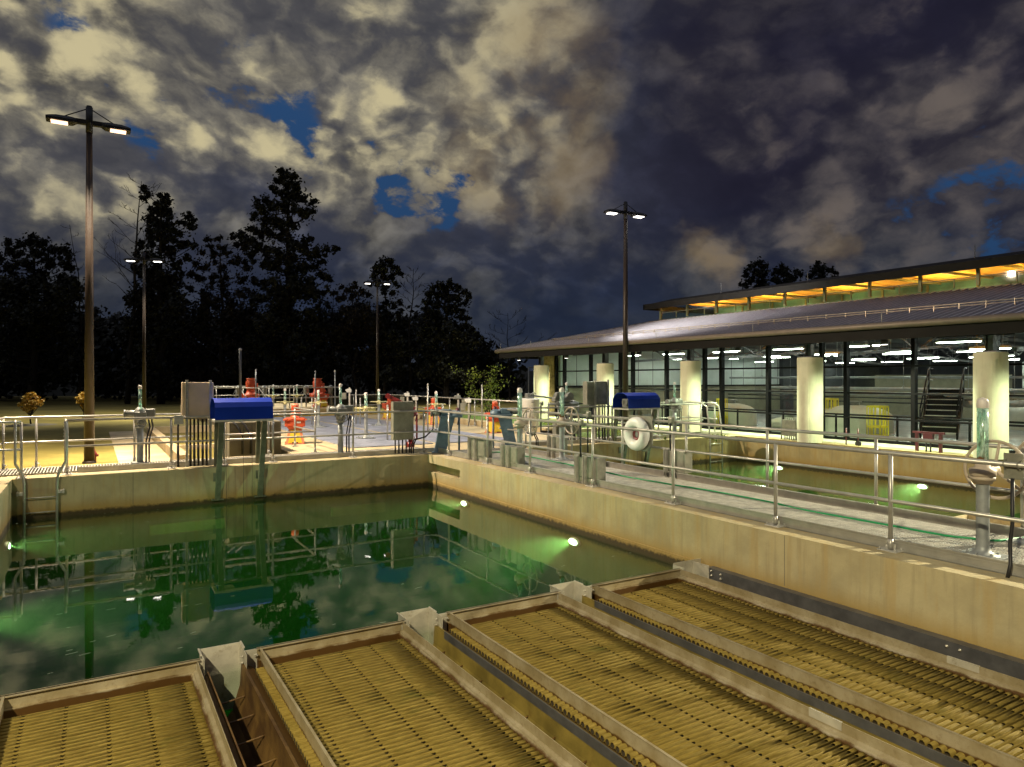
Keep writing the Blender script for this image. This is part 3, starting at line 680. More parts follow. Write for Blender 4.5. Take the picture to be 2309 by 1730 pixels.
# stair handrail
t = thing('stair_railing', 'sloping pipe handrails of the short stair up to the raised platform', 'stair railing')
for dx in (0, .9):
    mb = MB(); mb.tube([(6.2+dx,36.4,1.44),(6.2+dx,34.6,1.0),(6.2+dx,34.6,0)], .025, 8); mb.tube([(6.2+dx,36.4,.9),(6.2+dx,34.6,.5)], .022, 8); mb.tube([(6.2+dx,36.4,1.44),(6.2+dx,36.4,0.3)], .025, 8); mb.build('handrail', M['alu'], t)
# ladder
t = thing('ladder', 'pipe ladder with S-bent stiles going down into the green water at the left', 'ladder')
for sx, x in ((-1, -1.10), (1, -.58)):
    xo = -1.24 if sx < 0 else -.44
    mb = MB(); mb.tube([(xo,16.22,1.075),(xo,16.16,1.10),(xo,16.10,1.06),(xo,16.08,.42),(xo,16.07,.30),(x-sx*-.02,16.06,.06),(x,16.05,-.08),(x,16.05,-1.6)], .024, 10); mb.build('stile', M['alu'], t)
    mb = MB(); mb.box((x+sx*.02,16.04,-.30),(x+sx*.12,16.06,-.24)); mb.box((x+sx*.10,16.05,-.31),(x+sx*.115,16.18,-.23)); mb.cyl((x+sx*.07,16.03,-.27),(x+sx*.07,16.07,-.27), .012, n=6); mb.build('bracket', M['galv'], t)
for z in (-.36,-.64,-.92,-1.2):
    mb = MB(); mb.tube([(-1.10,16.05,z),(-.58,16.05,z)], .013, 8); mb.build('rung', M['alu'], t)
mb = MB()
for i in range(16):
    mb.ring((-.47,16.40,1.03-i*.034), (1,0,0) if i % 2 else (0,1,0), .014, .0035, 10, 5)
mb.build('chain', M['galv'], t)
# ---------------------------------------------------------------- electric actuators
def flex(mb, pts, r=.016): mb.tube(pts, r, 8)
def actuator(label, x, y, top=1.75, rz=0, s=1, z0=.03):
    t = thing('electric_actuator', label, 'actuator', (x,y,z0), rz, 'electric gate actuators')
    mb = MB(); mb.cyl((0,0,.02),(0,0,.84), .067, n=16); mb.bbox((-.16,-.16,0),(.16,.16,.03), .005); mb.cyl((0,0,.78),(0,0,.84), .10, n=16); mb.build('pedestal', M['greyp'], t)
    mb = MB(); mb.lathe((0,0,0), [(0,.84),(.10,.84),(.12,.90),(.12,1.02),(.13,1.05),(.13,1.15),(.09,1.20),(.05,1.24),(0,1.24)], 16)
    mb.cyl((-.30,.02,1.10),(.12,.02,1.10), .075, n=14); mb.cyl((-.32,.02,1.10),(-.28,.02,1.10), .088, n=14); mb.bbox((.10,-.09,1.0),(.30,.12,1.20), .03); mb.bbox((-.12,-.17,.98),(.12,-.10,1.14), .02)
    mb.cyl((.02,-.10,.90),(.02,-.24,.90), .035, n=10); mb.build('drive_housing', M['greym'], t)
    mb = MB(); mb.ring((.02,-.25,.90), (0,1,0), .085, .011, 20, 6); mb.beam((-.06,-.25,.90),(.10,-.25,.90), .014,.014); mb.build('handwheel', M['greym'], t)
    mb = MB(); mb.cyl((0,0,1.22),(0,0,top-.06), .034, n=14); mb.build('clear_cover', M['clear'], t)
    mb = MB(); mb.lathe((0,0,0), [(.037,top-.08),(.040,top-.06),(.040,top-.02),(.030,top),(0,top+.005)], 14); mb.build('cap', M['cap'], t)
    for dx in (.16, .22):
        mb = MB(); flex(mb, [(dx,-.02,1.0),(dx+.03,-.06,.80),(dx-.02,-.10,.62),(dx-.05,-.14,.50)]); flex(mb, [(dx-.05,-.14,.50),(dx-.05,-.14,.02)], .020); mb.build('conduit', M['black'], t)
    return t
actuator('grey electric actuator with clear tube at the left, in front of the second lamp post', .91, 17.55, 1.72)
actuator('grey electric actuator with clear tube between the blue cover and the grey cabinet', 5.31, 17.20, 1.74)
q = PY(1521, 900, 17.3); actuator('electric actuator between the second blue cover and the third column', q.x, 17.3, 1.75)
q = PY(1277.6, 900, 17.3); actuator('electric actuator with a slim clear tube left of the large grey panel', q.x, 17.3, 1.75)
# ---------------------------------------------------------------- handwheel valves
def wheel_mesh(mb, c, axis, Rr, r, spokes=3, ph=0):
    c = Vector(c); ax = Vector(axis).normalized(); a = ax.orthogonal().normalized(); b = ax.cross(a)
    if abs(ax.z) < .5: a = Vector((0,0,1)); b = ax.cross(a)
    mb.ring(c, ax, Rr, r, 36, 8)
    for k in range(spokes):
        t_ = 2*math.pi*k/spokes+ph; d = a*math.cos(t_)+b*math.sin(t_)
        mb.tube([c+d*.03-ax*.02, c+d*Rr*.5-ax*.012, c+d*Rr], [r*1.2, r*.9, r*.95], 8)
    mb.cyl(c-ax*.05, c+ax*.03, .042, n=14)
def big_valve(x, y, label, rz=0):
    t = thing('gear_valve', label, 'valve stand', (x,y,.055), rz, 'valve stands with upright handwheels')
    mb = MB(); mb.bbox((-.20,-.20,.0),(.20,.20,.022), .004); mb.lathe((0,0,0), [(.16,.022),(.155,.035),(.10,.045),(.066,.085),(.061,.12),(.061,.80)], 20)
    for a in range(6):
        ca, sa = math.cos(a*R(60)), math.sin(a*R(60)); mb.cyl((.13*ca,.13*sa,.03),(.13*ca,.13*sa,.06), .014, n=6)
    mb.build('pedestal', M['greyp'], t)
    mb = MB(); mb.lathe((0,0,0), [(0,.76),(.085,.76),(.10,.80),(.115,.80),(.115,.83),(.10,.835),(.118,.84),(.125,.86),(.122,.91),(.075,.93),(.06,.97),(0,.97)], 22)
    mb.cyl((.0,0,.885),(.24,0,.885), .045, n=14); mb.build('gearbox', M['wheel'], t)
    mb = MB(); mb.cyl((0,0,.965),(0,0,1.0), .052, n=6); mb.bbox((-.06,-.03,.99),(.04,.03,1.03), .005); mb.cyl((.045,0,.99),(.045,0,1.03), .014, n=6); mb.cyl((-.045,0,.99),(-.045,0,1.04), .014, n=6); mb.build('stem_nut', M['rustn'], t)
    mb = MB(); mb.cyl((0,0,1.0),(0,0,1.58), .052, n=20); mb.build('clear_cover', M['clear'], t)
    mb = MB(); mb.cyl((0,0,1.0),(0,0,1.30), .020, n=10); mb.build('stem', M['stain'], t)
    mb = MB(); mb.lathe((0,0,0), [(.054,1.54),(.057,1.56),(.057,1.60),(.045,1.635),(0,1.65)], 20); mb.build('cap', M['cap'], t)
    mb = MB(); wheel_mesh(mb, (.26,0,.885), (1,0,0), .30, .0175, 3, R(8)); mb.build('handwheel', M['wheel'], t)
    return t
M['rustn'] = mat('rusty_nut', (.16,.08,.03), .6, .4, .4, 20)
big_valve(7.92, 3.74, 'large grey valve stand with clear tube and big upright handwheel, nearest the camera')
big_valve(9.05, 3.74, 'valve stand whose handwheel is cut by the right edge of the photo')
big_valve(8.02, 13.08, 'left one of the two distant valve stands with upright handwheels on the walkway')
big_valve(9.14, 13.08, 'right one of the two distant valve stands with upright handwheels on the walkway')
def deck_valve(label, p, top, wz=.96, wr=.34):
    t = thing('deck_valve', label, 'valve stand', p, 0, 'valve stands with flat handwheels')
    mb = MB(); mb.bbox((-.24,-.24,.0),(.24,.24,.03), .004); mb.lathe((0,0,0), [(.15,.03),(.14,.05),(.07,.09),(.055,.14),(.055,wz-.10)], 16)
    for sx in (-.18,.18):
        for sy in (-.18,.18): mb.cyl((sx,sy,.03),(sx,sy,.07), .016, n=6)
    mb.build('pedestal', M['greyp'], t)
    mb = MB(); mb.lathe((0,0,0), [(0,wz-.12),(.08,wz-.11),(.085,wz-.05),(.06,wz-.02),(.055,wz+.06),(0,wz+.06)], 14); mb.build('stem_nut', M['wheely'], t)
    mb = MB(); wheel_mesh(mb, (0,0,wz), (0,0,1), wr, .016, 4); mb.build('handwheel', M['wheely'], t)
    mb = MB(); mb.cyl((0,0,wz+.05),(0,0,top-.06), .048, n=14); mb.build('clear_cover', M['clear'], t)
    mb = MB(); mb.lathe((0,0,0), [(.050,top-.09),(.054,top-.07),(.054,top-.03),(.042,top),(0,top+.01)], 14); mb.build('cap', M['cap'], t)
    return t
deck_valve('nearest valve stand with flat wheel, on the cover plates right of the middle actuator', (7.40,21.34,.02), 1.44)
deck_valve('valve stand with flat wheel standing on a black pad left of the middle actuator', (7.49,27.09,.02), 1.44)
deck_valve('valve stand with flat wheel in front of the third lamp post', (9.85,26.86,.02), 1.46)
deck_valve('valve stand with flat wheel just right of the red davit, before an orange mixer', (10.63,23.09,.02), 1.42)
for px, D, top, lb in ((642.7,28.5,1.50,'valve stand with flat wheel just right of the blue cover, beside sloping handrails'),
                       (616,38.5,1.56,'valve stand with flat wheel touching the right edge of the blue cover'),
                       (669.5,39.5,1.56,'valve stand with flat wheel right of the short sloping handrails, on the platform side')):
    q = PD(px, 854, D); deck_valve(lb, (q.x,q.y,.0), top)
# ---------------------------------------------------------------- mixers
def mixer(label, x, y, s=1.0, z0=0, rz=0):
    t = thing('mixer_drive', label, 'mixer', (x,y,z0), rz, 'orange mixer drives')
    def fr(mb, b, tp, z0_, z1_):
        vs = [(-b,-b,z0_),(b,-b,z0_),(b,b,z0_),(-b,b,z0_),(-tp,-tp,z1_),(tp,-tp,z1_),(tp,tp,z1_),(-tp,tp,z1_)]
        mb.add(vs, [(0,3,2,1),(4,5,6,7),(0,1,5,4),(1,2,6,5),(2,3,7,6),(3,0,4,7)])
    mb = MB(); fr(mb, .23*s, .15*s, 0, .38*s); mb.bbox((-.25*s,-.25*s,0),(.25*s,.25*s,.02), .004); mb.build('stand', M['orangel'], t)
    for a in (0, 90, 180, 270):
        mb = MB(); b_, t_ = .17*s, .10*s; yo = -.232*s
        mb.add([(-b_,yo,.03*s),(b_,yo,.03*s),(t_,-.162*s,.36*s),(-t_,-.162*s,.36*s),(-b_,yo+.01,.03*s),(b_,yo+.01,.03*s),(t_,-.15*s,.36*s),(-t_,-.15*s,.36*s)], [(0,1,2,3),(7,6,5,4),(0,4,5,1),(1,5,6,2),(2,6,7,3),(3,7,4,0)])
        o = mb.build('guard_panel', M['yellow'], t); o.rotation_euler = (0,0,R(a))
        if a in (0, 270):
            mb = MB(); mb.box((-.07*s,yo-.008,.0),(.07*s,yo+.004,.05*s)); o = mb.build('slot', M['hole'], t); o.rotation_euler = (0,0,R(a))
    mb = MB(); mb.bbox((-.25*s,-.20*s,.44*s),(.25*s,.20*s,.66*s), .02*s); fr(mb, .15*s, .21*s, .37*s, .45*s); mb.cyl((-.05*s,-.23*s,.52*s),(-.05*s,-.18*s,.52*s), .06*s, n=14); mb.bbox((-.29*s,-.22*s,.60*s),(.29*s,.22*s,.625*s), .004)
    for sx in (-.2,-.07,.07,.2): mb.cyl((sx*s,-.21*s,.625*s),(sx*s,-.21*s,.65*s), .012*s, n=6)
    mb.build('gearbox', M['orange'], t)
    mb = MB(); mb.box((.04*s,-.206*s,.53*s),(.14*s,-.2005*s,.58*s)); mb.build('name_plate', M['white'], t)
    mb = MB(); mb.lathe((0,0,0), [(.12*s,.66*s),(.12*s,.69*s),(.085*s,.71*s),(.085*s,.92*s),(.092*s,.93*s),(.092*s,.985*s),(.06*s,1.01*s),(0,1.01*s)], 20)
    for k in range(18):
        a = R(20*k); mb.beam((.084*s*math.cos(a),.084*s*math.sin(a),.72*s),(.084*s*math.cos(a),.084*s*math.sin(a),.92*s), .006*s, .022*s)
    mb.bbox((.07*s,-.05*s,.76*s),(.14*s,.05*s,.86*s), .01*s); mb.build('motor', M['orange'], t)
    mb = MB(); mb.lathe((0,0,0), [(.094*s,.985*s),(.094*s,1.0*s),(.06*s,1.025*s),(0,1.025*s)], 20); mb.build('motor_cowl', M['orangel'], t)
    return t
mixer('orange mixer drive with yellow guard panels nearest the camera, seen through the middle railing', 5.11, 20.95, 1.14, rz=R(-14))
mixer('orange mixer drive just left of the grey cabinet, below the red davit arm', 12.11, 31.6, 1.12, rz=R(3))
mixer('orange mixer drive right of the grey cabinet, behind a flat-wheel valve', 12.18, 26.74, 1.08, rz=R(3))
mixer('orange mixer drive right of the blue pedestals, below the small green tree', 12.14, 21.47, 1.08, rz=R(3))
q = PD(728, 900, 37.6); mixer('lower orange mixer drive on the raised platform beside the tall orange motor', q.x, q.y, 1.1, .36)
def tall_motor(label, px, D):
    q = PD(px, 854, D); s = D/40.0
    t = thing('tall_mixer_drive', label, 'mixer', (q.x,q.y,.36), R(-30), 'tall orange motors on the platform')
    mb = MB(); mb.lathe((0,0,0), [(.30,0),(.30,.06),(.20,.10),(.20,.5),(.42,.56),(.42,.72),(.24,.76),(.20,.95),(.22,.97)], 22); mb.bbox((-.38,-.3,.55),(.38,.3,.75), .03); mb.build('gearbox', M['orange'], t)
    mb = MB(); mb.lathe((0,0,0), [(.14,.95),(.22,1.0),(.245,1.1),(.245,1.38),(.20,1.44),(.20,1.50),(.23,1.52),(.23,1.56),(0,1.56)], 22)
    for k in range(16):
        a = R(22.5*k); mb.beam((.24*math.cos(a),.24*math.sin(a),1.05),(.24*math.cos(a),.24*math.sin(a),1.40), .015,.03)
    mb.bbox((.18,-.1,1.1),(.36,.1,1.3), .02); mb.build('motor', M['orange'], t)
    for dx in (-.62, .70):
        mb = MB(); mb.cyl((dx,0,0),(dx,0,.75), .04, n=10); mb.lathe((dx,0,0), [(0,.70),(.13,.72),(.15,.82),(.13,.96),(.16,1.0),(.13,1.12),(.05,1.18),(0,1.18)], 14); mb.cyl((dx-.12,-.05,.98),(dx+.14,-.05,.98), .07, n=10)
        mb.tube([(dx-.15,-.1,.9),(dx-.26,-.12,.7),(dx-.12,-.1,.45)], .018, 6); mb.build('valve_actuator', M['greym'], t)
tall_motor('tall orange motor between grey actuators, rising behind the blue cover', 565.5, 37)
tall_motor('tall orange motor between grey actuators, in front of the dark trees left of centre', 716, 38.5)
# ---------------------------------------------------------------- bollard-like plain posts
def pole(label, px, top, base, r=.03, D=None, mt='alu', group='slim upright poles on the deck', cap=False, name='slim_pole'):
    q = PD(px, 854, D) if D else PZ(px, base, 0); dd = (Vector((q.x,q.y,0))).dot(FW); z1 = H+(854-top)*dd/FPX; z0 = 0 if not D else H-(base-854)*dd/FPX
    t = thing(name, label, 'pole', (q.x,q.y,z0), 0, group)
    mb = MB(); mb.cyl((0,0,0),(0,0,z1-z0), r, n=10); mb.bbox((-r*2.4,-r*2.4,0),(r*2.4,r*2.4,.012), .003); mb.build('shaft', M[mt], t)
    mb = MB(); mb.lathe((0,0,z1-z0), [(r*1.15,-.06),(r*1.2,0),(r*.6,.03),(0,.035)], 10); mb.build('cap', M['cap' if cap else mt], t)
    return t
pole('tall dark vent mast standing up behind the blue cover', 542, 787, 905, .055, 30, 'dkst', None, True, 'vent_mast')
pole('slim pale pole just right of the vent mast base', 577, 834, 925, .035, 36, 'greyp', cap=True)
pole('slim pole directly behind the tall orange motor left of centre', 711, 837, 925, .035, 38, 'greyp', cap=True)
pole('slim pole right of the tall orange motor left of centre', 755.6, 836, 940, .03, 34, 'greyp', cap=True)
for px, tp, bs, lb in ((679.7,897,955,'short bare pole right of the nearest orange mixer'),(703.4,899,958,'left one of two short bare poles beside the black pad'),(711.8,899,960,'right one of two short bare poles beside the black pad'),
                       (803,880,957,'left one of two poles between the middle actuator and the flat-wheel valve'),(812.3,899,958,'right one of two poles between the middle actuator and the flat-wheel valve'),(873.9,915,994,'bare pole standing just left of the grey cabinet'),
                       (964.5,867,975,'tall bare pole behind the orange mixer right of the cabinet'),(998,913,985,'bare pole just left of the first blue pedestal'),(1086.7,869,965,'tall bare pole left of the small green tree, beside the fence')):
    pole(lb, px, tp, bs, .028)
# instrument posts
def instrument(label, px, base, top, side=1):
    q = PZ(px, base, 0); dd = q.dot(FW); h = H+(854-top)*dd/FPX
    t = thing('instrument_post', label, 'instrument post', (q.x,q.y,0), R(-30), 'instrument posts on the deck')
    mb = MB(); mb.box((-.035,-.02,0),(.035,.02,h)); mb.bbox((-.1,-.1,0),(.1,.1,.012), .003); mb.build('post', M['galv'], t)
    mb = MB(); mb.bbox((-.24*side-.09,-.06,h-.52),(-.24*side+.10,.07,h-.24), .01); mb.build('junction_box', M['cab'], t)
    mb = MB(); mb.bbox((-.12,-.10,h-.22),(.10,.02,h-.06), .02); mb.cyl((-.16,-.04,h-.12),(-.06,-.04,h-.12), .045, n=10); mb.build('meter', M['white'] if side > 0 else M['greym'], t)
    mb = MB(); mb.tube([(.06,-.03,h-.24),(.08,-.05,h*.5),(.05,-.03,h*.3),(-.02,-.1,0)], .018, 8); mb.build('cable', M['black'], t)
instrument('instrument post with grey box right of the middle actuator', 788, 950, 874)
instrument('instrument post standing behind the grey cabinet', 919, 950, 883)
instrument('instrument post between the cabinet and the blue pedestals', 1033, 958, 888, -1)
instrument('slim instrument post with hanging black cable left of the small green tree', 1057, 961, 896)
instrument('slim instrument post with white meter behind the fence right of the cabinet', 938, 950, 892)
# red davit
q = PZ(926, 1009.5, 0)
t = thing('davit_crane', 'small dark red davit crane with a stubby sloping arm behind the grey cabinet', 'davit crane', (q.x,q.y,0), R(-31))
mb = MB(); mb.cyl((0,0,0),(0,0,.16), .11, n=16); mb.cyl((0,0,.1),(0,0,.36), .065, n=16); mb.tube([(.07,-.05,.12),(.12,-.05,.12),(.12,-.05,.30),(.07,-.05,.30)], .01, 6); mb.build('socket', M['red'], t)
mb = MB(); mb.cyl((0,0,.3),(0,0,1.18), .035, n=12); mb.cyl((.17,0,.22),(.17,0,1.02), .026, n=10); mb.beam((0,0,1.0),(.2,0,1.0), .05,.05); mb.beam((.02,0,.75),(.17,0,1.0), .03,.03); mb.build('mast', M['red'], t)
mb = MB(); mb.beam((.12,0,1.06),(-.62,0,1.42), .07, .10); mb.cyl((-.62,-.05,1.42),(-.62,.05,1.42), .075, n=14); mb.cyl((-.35,-.05,1.32),(-.35,.05,1.32), .03, n=8); mb.build('arm', M['red'], t)
mb = MB(); mb.cyl((.10,-.10,.92),(.10,.06,.92), .06, n=12); mb.tube([(.10,-.10,.92),(.10,-.18,.92),(.02,-.18,.86)], .01, 6); mb.build('winch', M['maroon'], t)
# blue pedestals
def blue_ped(label, x, y, rz):
    t = thing('gate_drive', label, 'gate drive', (x,y,0), rz, 'blue gate drives')
    mb = MB()
    mb.add([(-.15,-.13,0),(.15,-.13,0),(.15,.13,0),(-.15,.13,0),(.02,-.14,.90),(.38,-.14,.90),(.38,.14,.90),(.02,.14,.90)], [(0,3,2,1),(4,5,6,7),(0,1,5,4),(1,2,6,5),(2,3,7,6),(3,0,4,7)])
    mb.bbox((-.22,-.20,0),(.22,.20,.02), .004); mb.build('pedestal', M['bluem'], t)
    mb = MB(); mb.bbox((-.02,-.17,.90),(.58,.17,.95), .01); mb.lathe((.42,0,.95), [(0,.13),(.10,.12),(.16,.07),(.17,0)], 18); mb.bbox((.02,-.13,.95),(.30,.13,1.10), .03); mb.build('gearbox', M['bluem'], t)
    mb = MB(); mb.cyl((-.22,0,1.02),(.05,0,1.02), .085, n=14); mb.cyl((-.24,0,1.02),(-.19,0,1.02), .10, n=14); mb.bbox((-.12,-.16,.97),(.0,-.08,1.08), .02); mb.build('motor', M['greym'], t)
    mb = MB(); mb.cyl((.50,0,.0),(.50,0,.92), .027, n=12); mb.bbox((.42,-.08,0),(.58,.08,.012), .003); mb.build('stem', M['bluem'], t)
    mb = MB(); mb.lathe((.46,-.02,1.05), [(0,.10),(.05,.09),(.06,.0)], 10); mb.build('lifting_eye', M['maroon'], t)
    mb = MB()
    for k in range(2): mb.tube([(-.16,-.05-k*.05,.94),(-.18,-.1-k*.05,.60),(-.38,-.25-k*.05,.42),(-.62-k*.05,-.35,.36),(-.68-k*.05,-.38,.22),(-.68-k*.05,-.38,.02)], .017, 8)
    mb.build('conduit', M['black'], t)
blue_ped('left blue-grey leaning gate drive at the corner where the walkways meet', 7.72, 16.55, R(-22))
q = PZ(1114, 1018, 0); blue_ped('right blue-grey leaning gate drive behind the tall clear-tube valve', q.x+.72, q.y+.30, R(150))
# ---------------------------------------------------------------- blue covered drives
def blue_cover(label, x0, x1):
    t = thing('covered_drive', label, 'covered drive', (x0,16.05,0), 0, 'drives under blue metal covers')
    L = x1-x0
    prof = [(-.36,1.04),(-.36,1.30),(-.29,1.40),(-.14,1.48),(.14,1.48),(.29,1.40),(.36,1.30),(.36,1.04)]
    mb = MB(); n = len(prof); inn = [(y*.965,z-.012) for y, z in prof]
    vs = [(0,y,z) for y,z in prof]+[(L,y,z) for y,z in prof]+[(0,y,z) for y,z in inn]+[(L,y,z) for y,z in inn]
    fs = []
    for k in range(n-1):
        fs += [(k,k+1,n+k+1,n+k),(2*n+k,3*n+k,3*n+k+1,2*n+k+1),(k,2*n+k,2*n+k+1,k+1),(n+k,n+k+1,3*n+k+1,3*n+k)]
    fs += [(0,n,3*n,2*n),(n-1,2*n-1+0,4*n-1,3*n-1)]
    mb.add(vs, fs); mb.box((L*.49,-.363,1.05),(L*.492,-.3585,1.30)); mb.prism([(L-.01,y*.96,z-.014) for y,z in prof], (.006,0,0)); o = mb.build('cover', M['blue'], t); recalc(o)
    mb = MB()
    for k in range(6): mb.cyl((.12+k*(L-.24)/5,-.10,1.475),(.12+k*(L-.24)/5,-.10,1.50), .012, n=6)
    mb.build('bolt', M['dkst'], t)
    mb = MB(); mb.box((-.01,-.36,.99),(L+.01,-.30,1.035)); mb.box((-.01,.30,.99),(L+.01,.36,1.035)); mb.box((0,-.30,.99),(.06,.30,1.03)); mb.box((L-.06,-.30,.99),(L,.30,1.03)); mb.build('frame', M['galv'], t)
    mb = MB(); mb.cyl((.1,0,1.20),(L-.15,0,1.20), .07, n=12); mb.bbox((.22,-.14,1.04),(.44,.20,1.30), .02); mb.cyl((.10,-.08,1.20),(.22,-.08,1.20), .09, n=14); mb.build('gear_motor', M['greym'], t)
    for xx in (.13, L-.17):
        mb = MB(); mb.beam((xx,-.32,.99),(xx-.02,.06,-.66), .10,.10); mb.bbox((xx-.14,.02,-.70),(xx+.10,.12,-.67), .004); mb.box((xx-.10,.10,-.30),(xx+.06,.128,-.12)); mb.build('leg', M['legm'], t)
        mb = MB(); mb.beam((xx,.33,.99),(xx,.45,.0), .08,.08); mb.build('leg', M['legm'], t)
    mb = MB()
    for xx in (.28,.62,.80,1.04):
        if xx < L: mb.cyl((xx,-.02,-1.4),(xx,-.02,1.1), .004, n=5)
    mb.build('cable', M['black'], t)
M['legm'] = mat('drive_leg_steel', (.17,.18,.13), .45, .6, .2, 6)
a = PY(475,940,15.72).x; b = PY(613,940,15.72).x; blue_cover('drive under a blue metal cover on two legs standing over the front basin', a+.08, b+.02)
a = PY(1416,900,15.72).x; b = PY(1487,900,15.72).x; blue_cover('drive under a blue metal cover in front of the right lamp post', a, b)
# large flat control panels
def big_panel(label, xa, xb, z0, z1, y, m, strut_x, cond_x, zs=0, dep=.22, group='large flat control panels'):
    t = thing('control_panel', label, 'control panel', (0,0,0), 0, group)
    mb = MB(); mb.bbox((xa,y,z0),(xb,y+dep,z1), .01); mb.build('cabinet', m, t)
    for x in strut_x:
        mb = MB(); mb.box((x-.025,y-.05,zs),(x-.017,y-.005,z1+.05)); mb.box((x+.017,y-.05,zs),(x+.025,y-.005,z1+.05)); mb.box((x-.017,y-.012,zs),(x+.017,y-.004,z1+.05))
        k = zs+.05
        while k < z1: mb.box((x-.017,y-.045,k),(x+.017,y-.040,k+.03)); k += .06
        mb.build('strut', M['galv'], t)
    for x in cond_x:
        mb = MB(); mb.tube([(x,y+.05,z0+.01),(x,y+.05,zs+.45)], .020, 8); mb.tube([(x,y+.05,zs+.47),(x+.004,y+.05,zs)], .026, 8); mb.build('conduit', M['black'], t)
    return t
yy = 16.62; fx = lambda px: PY(px, 950, yy).x
big_panel('large beige control panel on two slotted struts left of the blue cover', fx(411), fx(482), 1.02, 1.82, yy, M['beige'], [fx(421),fx(474)], [fx(v) for v in (402,430,438.6,447.6,457.6,466.3)])
mb = MB(); 
t = thing('junction_box', 'small steel junction plate clamped on the railing left of the large beige panel', 'junction box'); mb = MB(); x = fx(401); mb.bbox((x-.09,16.42,.93),(x+.09,16.455,1.12), .005); mb.build('plate', M['galv'], t)
big_panel('large dark grey control panel left of the second blue cover, with black conduits below', fx(1324), fx(1371), 1.12, 1.82, yy, M['cab'], [fx(1341),fx(1370)], [fx(v) for v in (1340,1346,1353,1361,1366)])
# cabinets fixed to railings
def rail_cab(label, xa, xb, z0, z1, y, nc, group='steel cabinets fixed to railings', m='cab', dep=.18):
    t = thing('steel_cabinet', label, 'cabinet', (0,0,0), 0, group)
    mb = MB(); mb.bbox((xa,y,z0),(xb,y+dep,z1), .008); mb.build('cabinet', M[m], t)
    mb = MB(); mb.bbox((xa+.02,y-.008,z0+.02),(xb-.02,y,z1-.02), .003)
    for zz in (z0+.08, z1-.08): mb.cyl((xb-.05,y-.02,zz),(xb-.05,y-.006,zz), .010, n=6); mb.cyl((xa+.05,y-.02,zz),(xa+.05,y-.006,zz), .010, n=6)
    mb.build('door', M[m], t)
    for k in range(nc):
        x = xa+.08+(xb-xa-.16)*k/max(1,nc-1); mb = MB(); mb.tube([(x,y+.08,z0+.01),(x+.005,y+.08,.02)], .018, 8); mb.build('conduit', M['black'], t)
    return t
rail_cab('grey galvanised cabinet hung behind the middle railing, lit with a slanting shadow', PY(887,950,16.56).x, PY(933,950,16.56).x, .36, 1.32, 16.56, 5)
def side_cab(label, px0, px1, ytop, ybot, X, dep=.20):
    """cabinet on a railing that runs away from us: strut frame and two boxes"""
    ya = PX(px1, 1000, X).y; yb = PX(px0, 1000, X).y; ym = (ya+yb)/2; D = X*FW.x+ym*FW.y
    z1 = H-(ytop-854)*D/FPX; z0 = H-(ybot-854)*D/FPX
    t = thing('rail_cabinet', label, 'cabinet', (0,0,0), 0, 'small control cabinets standing at railings')
    for y in (yb-.02, (ya+yb)/2+.02):
        mb = MB(); mb.box((X-.03,y-.03,z0-.06),(X+.03,y-.022,z1+.02)); mb.box((X-.03,y+.022,z0-.06),(X+.03,y+.03,z1+.02)); mb.box((X+.022,y-.022,z0-.06),(X+.03,y+.022,z1+.02)); mb.bbox((X-.06,y-.05,z0-.07),(X+.06,y+.05,z0-.055), .003); mb.build('strut', M['galv'], t)
    mb = MB(); mb.bbox((X+.03,ya,z0+.05),(X+.03+dep,yb-.04,z1), .008); mb.build('cabinet', M['cab'], t)
    mb = MB(); mb.bbox((X+.022,ya+.02,z0+.07),(X+.03,yb-.06,z1-.02), .002); mb.cyl((X+.01,(ya+yb)/2,(z0+z1)/2),(X+.024,(ya+yb)/2,(z0+z1)/2), .015, n=8); mb.build('door', M['cab'], t)
    return t
side_cab('small grey cabinet on the near railing just right of the first blue gate drive', 1057, 1090, 990, 1038, 7.60)
side_cab('small grey cabinet on the near railing left of the tall clear-tube valve', 1131, 1163, 1007, 1056, 7.60)
side_cab('grey cabinet on the near railing, left of the round white ring case', 1298, 1343, 1030, 1094, 7.60)
side_cab('grey cabinet on the far railing right of the round white ring case', 1499, 1541, 1016, 1071, 9.40)
side_cab('grey cabinet on the far railing between the two distant handwheels and the dark panel', 1236, 1262, 986, 1030, 9.40)
# rail clamps with conduits
def rail_box(label, px, ytop, ybot, X, base_y, w=.16, r=.018):
    D = X/(FW.x+RT.x*(px-CX)/FPX); y = D*(FW.y+RT.y*(px-CX)/FPX); z1 = H-(ytop-854)*D/FPX; z0 = H-(ybot-854)*D/FPX; zb = H-(base_y-854)*D/FPX
    t = thing('rail_junction_box', label, 'junction box', (0,0,0), 0, 'junction boxes clamped to railings')
    mb = MB(); mb.bbox((X-.05,y-w/2,z0),(X-.03,y+w/2,z1), .004); mb.bbox((X-.09,y-w*.32,z0+.03),(X-.05,y+w*.32,z1-.02), .012)
    for s_ in (-1,1):
        mb.ring((X,y+s_*w*.4,1.075), (0,1,0), .031, .006, 14, 6); mb.cyl((X-.062,y+s_*w*.42,z1-.02),(X-.04,y+s_*w*.42,z1-.02), .009, n=6)
    mb.build('box', M['cab'], t)
    mb = MB(); mb.tube([(X-.07,y,z0+.02),(X-.07,y,(z0+zb)/2+.05),(X-.062,y+.01,zb+.25),(X-.066,y,zb)], r, 8); mb.tube([(X-.07,y,z0-.12),(X-.07,y,z0-.14)], r*1.12, 8); mb.build('conduit', M['black'], t)
D0 = 7.57/(FW.x+RT.x*(2281-CX)/FPX); y0_ = D0*(FW.y+RT.y*(2281-CX)/FPX)
t = thing('rail_junction_box', 'square steel plate clamped on the near railing, with a thick black conduit', 'junction box', (0,0,0), 0, 'junction boxes clamped to railings')
